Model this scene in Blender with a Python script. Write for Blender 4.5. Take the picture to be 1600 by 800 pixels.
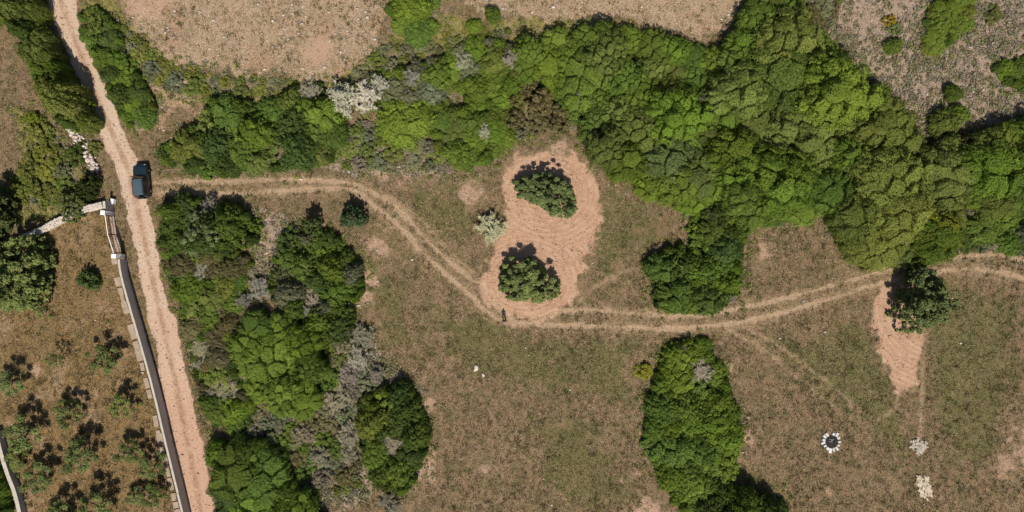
import bpy, math, random
import numpy as np
from mathutils import Vector, Matrix

for o in list(bpy.data.objects):
    bpy.data.objects.remove(o, do_unlink=True)
scene = bpy.context.scene
COL = scene.collection

# ------------------------------------------------------------------ camera
CAM_H = 83.0
LENS = 24.0
FPX = 1600 * LENS / 36.0            # focal length in photo pixels
S = CAM_H / FPX                     # metres per photo pixel on the ground
cam = bpy.data.cameras.new('camera')
cam.lens = LENS
cam.sensor_width = 36.0
cam.sensor_fit = 'HORIZONTAL'
cam.clip_start = 0.5
cam.clip_end = 9000
cam_o = bpy.data.objects.new('camera', cam)
COL.objects.link(cam_o)
cam_o.location = (0, 0, CAM_H)
cam_o.rotation_euler = (0, 0, 0)
scene.camera = cam_o

# ------------------------------------------------------------------ light
ELEV = math.radians(52)
AZ = math.pi - 0.10                 # sun in the south, a touch east
sd = Vector((math.sin(AZ) * math.cos(ELEV), math.cos(AZ) * math.cos(ELEV), math.sin(ELEV)))
world = bpy.data.worlds.new('World')
scene.world = world
world.use_nodes = True
wn = world.node_tree.nodes
wl = world.node_tree.links
bg = wn['Background']
sky = wn.new('ShaderNodeTexSky')
sky.sky_type = 'NISHITA'
sky.sun_disc = False
sky.sun_elevation = ELEV
sky.sun_rotation = AZ
sky.altitude = 100
wl.new(sky.outputs[0], bg.inputs[0])
bg.inputs[1].default_value = 0.06
sun = bpy.data.lights.new('sun', 'SUN')
sun.energy = 4.4
sun.angle = math.radians(0.53)
sun.color = (1.0, 0.95, 0.88)
sun_o = bpy.data.objects.new('sun', sun)
COL.objects.link(sun_o)
sun_o.location = sd * 120
sun_o.rotation_euler = sd.to_track_quat('Z', 'Y').to_euler()
vs = scene.view_settings
vs.view_transform = 'Standard'
vs.look = 'None'
vs.exposure = 0.36
vs.gamma = 1.0
vs.use_curve_mapping = False

# ------------------------------------------------------------------ helpers
def at(px, py, z=0.0):
    """photo pixel -> world x, y on the horizontal plane at height z"""
    k = (CAM_H - z) / FPX
    return (px - 800) * k, (400 - py) * k

def W(pts, z=0.0):
    return [at(a, b, z) for a, b in pts]

_rs = np.random.RandomState(11)
_lat = _rs.rand(256, 256)
def vnoise(x, y, sc, seed=0):
    x = np.asarray(x, float) / sc + seed * 17.31
    y = np.asarray(y, float) / sc + seed * 9.77
    xi = np.floor(x).astype(int); yi = np.floor(y).astype(int)
    fx = x - xi; fy = y - yi
    fx = fx * fx * (3 - 2 * fx); fy = fy * fy * (3 - 2 * fy)
    g = lambda a, b: _lat[a % 256, b % 256]
    return (g(xi, yi) * (1 - fx) + g(xi + 1, yi) * fx) * (1 - fy) + \
           (g(xi, yi + 1) * (1 - fx) + g(xi + 1, yi + 1) * fx) * fy
def fbm(x, y, sc, seed=0, n=4):
    t = 0; a = 1; s = 0
    for i in range(n):
        t = t + a * vnoise(x, y, sc, seed + i * 3); s += a; a *= .55; sc *= .5
    return t / s

def gz(x, y):
    """ground height"""
    return 0.35 * (vnoise(x, y, 22, 5) - .5) + 0.10 * (vnoise(x, y, 5, 6) - .5)
def gz1(x, y):
    return float(gz(np.array([x]), np.array([y]))[0])

def poly_sdf(X, Y, poly):
    """signed distance, positive inside"""
    P = np.array(poly, float); n = len(P)
    d = np.full(X.shape, 1e18); ins = np.zeros(X.shape, bool)
    for i in range(n):
        a = P[i]; b = P[(i + 1) % n]
        ex, ey = b - a
        wx = X - a[0]; wy = Y - a[1]
        t = np.clip((wx * ex + wy * ey) / (ex * ex + ey * ey + 1e-12), 0, 1)
        d = np.minimum(d, (wx - ex * t) ** 2 + (wy - ey * t) ** 2)
        c = (a[1] > Y) != (b[1] > Y)
        xc = a[0] + (Y - a[1]) / (b[1] - a[1] + 1e-12) * ex
        ins ^= c & (X < xc)
    d = np.sqrt(d)
    return np.where(ins, d, -d)

def line_d(X, Y, pts):
    P = np.array(pts, float)
    d = np.full(X.shape, 1e18)
    for i in range(len(P) - 1):
        a = P[i]; b = P[i + 1]
        ex, ey = b - a
        wx = X - a[0]; wy = Y - a[1]
        t = np.clip((wx * ex + wy * ey) / (ex * ex + ey * ey), 0, 1)
        d = np.minimum(d, (wx - ex * t) ** 2 + (wy - ey * t) ** 2)
    return np.sqrt(d)

def smooth_line(pts, n=8):
    P = [np.array(p, float) for p in pts]
    P = [2 * P[0] - P[1]] + P + [2 * P[-1] - P[-2]]
    out = []
    for i in range(1, len(P) - 2):
        for k in range(n):
            t = k / n
            out.append(tuple(0.5 * ((2 * P[i]) + (-P[i - 1] + P[i + 1]) * t +
                       (2 * P[i - 1] - 5 * P[i] + 4 * P[i + 1] - P[i + 2]) * t * t +
                       (-P[i - 1] + 3 * P[i] - 3 * P[i + 1] + P[i + 2]) * t ** 3)))
    out.append(tuple(P[-2]))
    return out

def sstep(a, b, x):
    t = np.clip((x - a) / (b - a), 0, 1)
    return t * t * (3 - 2 * t)

def mesh_np(name, V, F, mat=None, smooth=False):
    """V (n,3); F (m,k) with one k"""
    me = bpy.data.meshes.new(name)
    V = np.asarray(V, np.float32); F = np.asarray(F, np.int32)
    m, k = F.shape
    me.vertices.add(len(V)); me.vertices.foreach_set('co', V.ravel())
    me.loops.add(m * k); me.loops.foreach_set('vertex_index', F.ravel())
    me.polygons.add(m)
    me.polygons.foreach_set('loop_start', np.arange(0, m * k, k, dtype=np.int32))
    me.polygons.foreach_set('loop_total', np.full(m, k, np.int32))
    if smooth:
        me.polygons.foreach_set('use_smooth', np.ones(m, bool))
    me.update(calc_edges=True)
    if mat: me.materials.append(mat)
    return me

def face_attr(me, name, vals):
    a = me.attributes.new(name, 'FLOAT', 'FACE')
    a.data.foreach_set('value', np.asarray(vals, np.float32))
def face_col(me, name, cols):
    a = me.attributes.new(name, 'FLOAT_COLOR', 'FACE')
    c = np.ones((len(cols), 4), np.float32); c[:, :3] = cols
    a.data.foreach_set('color', c.ravel())
def point_col(me, name, cols):
    a = me.attributes.new(name, 'FLOAT_COLOR', 'POINT')
    a.data.foreach_set('color', np.asarray(cols, np.float32).ravel())

def link(name, me, parent=None, loc=None, rot=None, kind=None):
    o = bpy.data.objects.new(name, me); COL.objects.link(o)
    if parent: o.parent = parent
    if loc is not None: o.location = loc
    if rot is not None: o.rotation_euler = rot
    if kind: o['kind'] = kind
    return o
def thing(name, label, cat, loc=(0, 0, 0), rotz=0, group=None, scale=None):
    o = bpy.data.objects.new(name, None); COL.objects.link(o)
    o.empty_display_size = .3
    o.location = loc; o.rotation_euler = (0, 0, rotz)
    if scale: o.scale = scale
    o['label'] = label; o['category'] = cat
    if group: o['group'] = group
    return o

class MB:
    """collects boxes, tubes and hulls into one mesh"""
    def __init__(s): s.v = []; s.f = []
    def add(s, vs, fs):
        b = len(s.v); s.v += [tuple(v) for v in vs]; s.f += [tuple(i + b for i in f) for f in fs]
    def box(s, c, d, rz=0, M=None, taper=1.0):
        hx, hy, hz = d[0] / 2, d[1] / 2, d[2] / 2
        vs = []
        for z in (-1, 1):
            k = taper if z > 0 else 1
            for x, y in ((-1, -1), (1, -1), (1, 1), (-1, 1)):
                v = Vector((x * hx * k, y * hy * k, z * hz))
                if M is not None: v = M @ v
                elif rz: v = Matrix.Rotation(rz, 3, 'Z') @ v
                vs.append(v + Vector(c))
        s.add(vs, [(3, 2, 1, 0), (4, 5, 6, 7), (0, 1, 5, 4), (1, 2, 6, 5), (2, 3, 7, 6), (3, 0, 4, 7)])
    def tube(s, pts, rad, n=6, cap=True):
        pts = [Vector(p) for p in pts]
        rings = []
        for i, p in enumerate(pts):
            d = (pts[min(i + 1, len(pts) - 1)] - pts[max(i - 1, 0)])
            d = d.normalized() if d.length > 1e-9 else Vector((0, 0, 1))
            u = d.orthogonal().normalized(); w = d.cross(u)
            r = rad[i] if isinstance(rad, (list, tuple)) else rad
            rings.append([p + (u * math.cos(2 * math.pi * k / n) + w * math.sin(2 * math.pi * k / n)) * r for k in range(n)])
        vs = [v for r in rings for v in r]; fs = []
        for i in range(len(rings) - 1):
            for k in range(n):
                a = i * n + k; b = i * n + (k + 1) % n
                fs.append((a, b, b + n, a + n))
        if cap:
            fs.append(tuple(range(n))[::-1]); e = (len(rings) - 1) * n
            fs.append(tuple(range(e, e + n)))
        s.add(vs, fs)
    def mesh(s, name, mat, smooth=False):
        me = bpy.data.meshes.new(name)
        me.from_pydata([tuple(v) for v in s.v], [], s.f)
        if smooth:
            for p in me.polygons: p.use_smooth = True
        me.materials.append(mat); me.update()
        return me
    def build(s, name, mat, parent=None, smooth=False, **k):
        return link(name, s.mesh(name, mat, smooth), parent, **k)

# ------------------------------------------------------------------ materials
class NT:
    def __init__(s, name):
        s.m = bpy.data.materials.new(name); s.m.use_nodes = True
        s.t = s.m.node_tree; s.n = s.t.nodes; s.l = s.t.links
        s.bsdf = s.n['Principled BSDF']; s.out = s.n['Material Output']
    def set(s, sock, v):
        if hasattr(v, 'is_linked') or isinstance(v, bpy.types.NodeSocket): s.l.new(v, sock)
        elif isinstance(v, (tuple, list)) and len(v) == 3 and sock.type == 'RGBA': sock.default_value = (*v, 1)
        else: sock.default_value = v
    def attr(s, name):
        a = s.n.new('ShaderNodeAttribute'); a.attribute_name = name; return a
    def sep(s, col):
        q = s.n.new('ShaderNodeSeparateColor'); s.l.new(col, q.inputs[0]); return q.outputs
    def math(s, op, a, b=0.0, c=None, clamp=False):
        q = s.n.new('ShaderNodeMath'); q.operation = op; q.use_clamp = clamp
        s.set(q.inputs[0], a); s.set(q.inputs[1], b)
        if c is not None: s.set(q.inputs[2], c)
        return q.outputs[0]
    def noise(s, vec, scale, detail=3, rough=.55, dist=0.0):
        q = s.n.new('ShaderNodeTexNoise'); s.l.new(vec, q.inputs['Vector'])
        q.inputs['Scale'].default_value = scale; q.inputs['Detail'].default_value = detail
        q.inputs['Roughness'].default_value = rough; q.inputs['Distortion'].default_value = dist
        return q.outputs[0]
    def mix(s, f, a, b, mode='MIX'):
        q = s.n.new('ShaderNodeMix'); q.data_type = 'RGBA'; q.blend_type = mode
        s.set(q.inputs[0], f); s.set(q.inputs[6], a); s.set(q.inputs[7], b)
        return q.outputs[2]
    def step(s, x, a, b):
        q = s.n.new('ShaderNodeMapRange'); q.interpolation_type = 'SMOOTHSTEP'
        s.set(q.inputs[0], x); q.inputs[1].default_value = a; q.inputs[2].default_value = b
        return q.outputs[0]
    def coord(s, which='Object'):
        q = s.n.new('ShaderNodeTexCoord'); return q.outputs[which]
    def bump(s, h, strength, dist):
        q = s.n.new('ShaderNodeBump'); q.inputs['Strength'].default_value = strength
        q.inputs['Distance'].default_value = dist; s.l.new(h, q.inputs['Height'])
        s.l.new(q.outputs[0], s.bsdf.inputs['Normal'])
    def base(s, col, rough=.8, spec=.3, metal=0.0):
        s.set(s.bsdf.inputs['Base Color'], col)
        s.set(s.bsdf.inputs['Roughness'], rough)
        s.bsdf.inputs['Specular IOR Level'].default_value = spec
        s.bsdf.inputs['Metallic'].default_value = metal

def simple(name, col, rough=.7, spec=.3, metal=0.0, var=.25, scale=3.0, bump=0.0):
    t = NT(name)
    n = t.noise(t.coord(), scale, 4)
    k = t.math('MULTIPLY_ADD', n, 2 * var, 1 - var)
    c = t.mix(1.0, col, (1, 1, 1), 'MULTIPLY')
    q = t.n.new('ShaderNodeVectorMath'); q.operation = 'SCALE'
    t.l.new(c, q.inputs[0]); t.l.new(k, q.inputs['Scale'])
    t.base(q.outputs[0], rough, spec, metal)
    if bump: t.bump(t.noise(t.coord(), scale * 6, 4), bump, .03)
    return t.m

def foliage_mat(name, trans=.26, objcol=True):
    t = NT(name)
    v = t.attr('var').outputs['Fac']
    if objcol:
        oi = t.n.new('ShaderNodeObjectInfo'); col = oi.outputs['Color']
    else:
        col = t.attr('tint').outputs['Color']
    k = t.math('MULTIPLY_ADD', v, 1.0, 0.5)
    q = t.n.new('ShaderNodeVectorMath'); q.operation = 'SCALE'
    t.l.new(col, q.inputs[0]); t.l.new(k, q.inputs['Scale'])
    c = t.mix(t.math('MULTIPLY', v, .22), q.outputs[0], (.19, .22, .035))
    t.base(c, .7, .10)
    tr = t.n.new('ShaderNodeBsdfTranslucent'); t.l.new(c, tr.inputs[0])
    mx = t.n.new('ShaderNodeMixShader'); mx.inputs[0].default_value = trans
    t.l.new(t.bsdf.outputs[0], mx.inputs[1]); t.l.new(tr.outputs[0], mx.inputs[2])
    t.l.new(mx.outputs[0], t.out.inputs[0])
    return t.m
def twig_mat():
    t = NT('dead_twig')
    oi = t.n.new('ShaderNodeObjectInfo')
    k = t.math('MULTIPLY_ADD', t.noise(t.coord(), 2.5, 3), 1.0, .5)
    q = t.n.new('ShaderNodeVectorMath'); q.operation = 'SCALE'
    t.l.new(oi.outputs['Color'], q.inputs[0]); t.l.new(k, q.inputs['Scale'])
    t.base(q.outputs[0], .85, .2)
    return t.m
def tint_mat(name, rough=.85):
    t = NT(name)
    t.base(t.attr('tint').outputs['Color'], rough, .15)
    return t.m

M_LEAF = foliage_mat('foliage')
M_SCRUB = foliage_mat('scrub_foliage', .1, False)
M_TWIG = twig_mat()
M_GRASS = tint_mat('grass_blades')
M_STONE_T = tint_mat('stone_tinted')
M_BARK = simple('bark', (.13, .1, .075), .9, .1, var=.4, scale=5, bump=.5)
M_STONE = simple('limestone', (.50, .43, .36), .85, .2, var=.3, scale=4, bump=.5)
M_PLASTER = simple('white_plaster', (.82, .80, .78), .8, .2, var=.08, scale=2, bump=.1)
M_RENDERWALL = simple('grey_render', (.42, .39, .36), .9, .15, var=.22, scale=.9, bump=.2)
M_COPING = simple('coping_concrete', (.44, .39, .32), .9, .15, var=.25, scale=2, bump=.2)
M_BLOCK = simple('concrete_block', (.33, .25, .18), .95, .1, var=.45, scale=1.3, bump=.4)
M_SLAB = simple('threshold_slab', (.46, .35, .28), .9, .15, var=.2, scale=2, bump=.2)
M_GATE = simple('gate_metal_brown', (.17, .10, .075), .5, .4, var=.2)
M_RAIL = simple('gate_rail_pale', (.78, .70, .64), .5, .4, var=.1)
M_ASH = simple('ash_and_soot', (.03, .029, .03), .95, .1, var=.5, scale=6, bump=.5)
M_CHAR = simple('charred_wood', (.05, .047, .045), .9, .1, var=.5, scale=6)

# ------------------------------------------------------------------ layout of the ground (photo pixels on the ground)
ROAD = smooth_line([(78, -60), (90, -15), (104, 30), (122, 75), (150, 148), (174, 205), (198, 262), (215, 325), (229, 390), (242, 455), (260, 535), (277, 620), (296, 710), (314, 800), (326, 860)])
RUT_A = smooth_line([(222, 287), (280, 285), (350, 284), (430, 282), (500, 283), (550, 288), (590, 305), (630, 335), (675, 384), (715, 420), (750, 447), (775, 478), (800, 500)])
RUT_B = smooth_line([(218, 302), (280, 302), (350, 304), (430, 300), (500, 296), (545, 297), (575, 315), (620, 350), (660, 395), (700, 432), (735, 462), (765, 492), (800, 508)])
RUT_C = smooth_line([(830, 497), (870, 489), (930, 485), (1000, 491), (1060, 494), (1120, 489), (1200, 473), (1290, 450), (1370, 427), (1440, 412), (1500, 401), (1550, 399), (1600, 407), (1670, 425)])
RUT_D = smooth_line([(790, 505), (840, 508), (930, 510), (1040, 514), (1110, 510), (1180, 499), (1250, 481), (1330, 457), (1400, 438), (1450, 428), (1500, 421), (1550, 424), (1600, 437), (1670, 462)])
FAINT = [smooth_line(p) for p in (
    [(1130, 512), (1190, 545), (1240, 585), (1290, 625), (1310, 640)],
    [(1150, 506), (1215, 540), (1270, 580), (1320, 620), (1330, 640)],
    [(1438, 520), (1441, 580), (1438, 640), (1436, 690)],
    [(1408, 600), (1395, 640), (1370, 655)],
    [(905, 470), (935, 445), (985, 420)], [(600, 305), (660, 345), (700, 392), (745, 430)])]
TILL1 = smooth_line([(850, 232), (885, 238), (912, 258), (932, 290), (941, 340), (930, 395), (908, 440), (885, 485), (835, 506), (785, 496), (756, 468), (752, 430), (768, 395), (782, 355), (790, 318), (782, 295), (790, 262), (815, 240), (850, 232)], 4)[:-1]
TILL2 = smooth_line([(1382, 446), (1422, 434), (1444, 470), (1450, 505), (1444, 560), (1436, 604), (1396, 622), (1384, 578), (1366, 530), (1356, 485), (1382, 446)], 4)[:-1]
STONY = [[(175, -60), (610, -60), (612, 30), (600, 60), (575, 92), (520, 118), (470, 122), (420, 112), (380, 118), (320, 112), (275, 95), (240, 70), (215, 40), (190, 5)],
         [(690, -60), (1200, -60), (1165, 25), (1130, 52), (1090, 62), (1050, 45), (1000, 28), (950, 25), (880, 32), (820, 25), (770, 25), (720, 12)]]
GARR = [[(1215, 0), (1240, -60), (1680, -60), (1680, 210), (1600, 195), (1530, 200), (1460, 200), (1440, 235), (1425, 180), (1380, 140), (1330, 105), (1290, 70), (1255, 50)],
        [(500, 520), (545, 500), (600, 560), (640, 610), (640, 700), (560, 790), (480, 790), (400, 700), (400, 650), (490, 640)],
        [(500, 215), (560, 190), (640, 225), (720, 235), (700, 270), (560, 275), (500, 262)],
        [(395, 335), (440, 330), (470, 350), (420, 440), (390, 420)]]
ORCH = [(-80, 390), (20, 385), (100, 345), (165, 325), (185, 345), (205, 430), (240, 560), (275, 700), (300, 800), (310, 870), (-80, 870)]
YELL = [[(130, 10), (178, -5), (215, 50), (255, 90), (300, 110), (390, 122), (480, 125), (560, 100), (600, 70), (615, 20), (690, 10), (760, 30), (830, 28), (950, 30), (900, 60), (760, 85), (640, 110), (520, 150), (400, 170), (330, 165), (260, 150), (190, 100)],
        [(20, 170), (90, 190), (140, 300), (150, 320), (60, 360), (-60, 370), (-60, 320), (10, 300), (40, 250)],
        [(560, 70), (600, 70), (700, 70), (640, 110), (570, 125)]]
GREENP = [[(1190, 520), (1360, 500), (1420, 620), (1430, 740), (1330, 640), (1250, 610)], [(1440, 440), (1600, 460), (1600, 600), (1500, 760), (1440, 600)],
          [(610, 300), (740, 300), (755, 380), (720, 400), (640, 330)], [(650, 470), (760, 490), (850, 520), (1000, 530), (990, 640), (880, 620), (700, 580)],
          [(930, 290), (1010, 300), (1030, 380), (960, 440), (900, 440)], [(820, 640), (930, 640), (1000, 780), (850, 790)], [(560, 390), (640, 420), (660, 560), (590, 540)]]
BARE = [(664, 636, 13), (1172, 688, 14), (875, 236, 18), (1195, 400, 16), (150, 615, 11), (60, 578, 9), (940, 690, 8), (570, 465, 14), (415, 400, 14), (270, 150, 40), (250, 190, 25),
        (505, 600, 22), (545, 525, 18), (500, 80, 30), (600, 640, 20), (1600, 705, 40), (1297, 770, 8), (760, 735, 10), (1130, 570, 14), (1140, 405, 9), (590, 385, 20), (575, 440, 18), (1000, 800, 50), (660, 730, 30), (735, 300, 24), (560, 250, 30), (620, 262, 26), (1380, 180, 10), (230, 15, 30)]
PATHEDGE = [(204, 380), (212, 400), (216, 425)]

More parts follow.
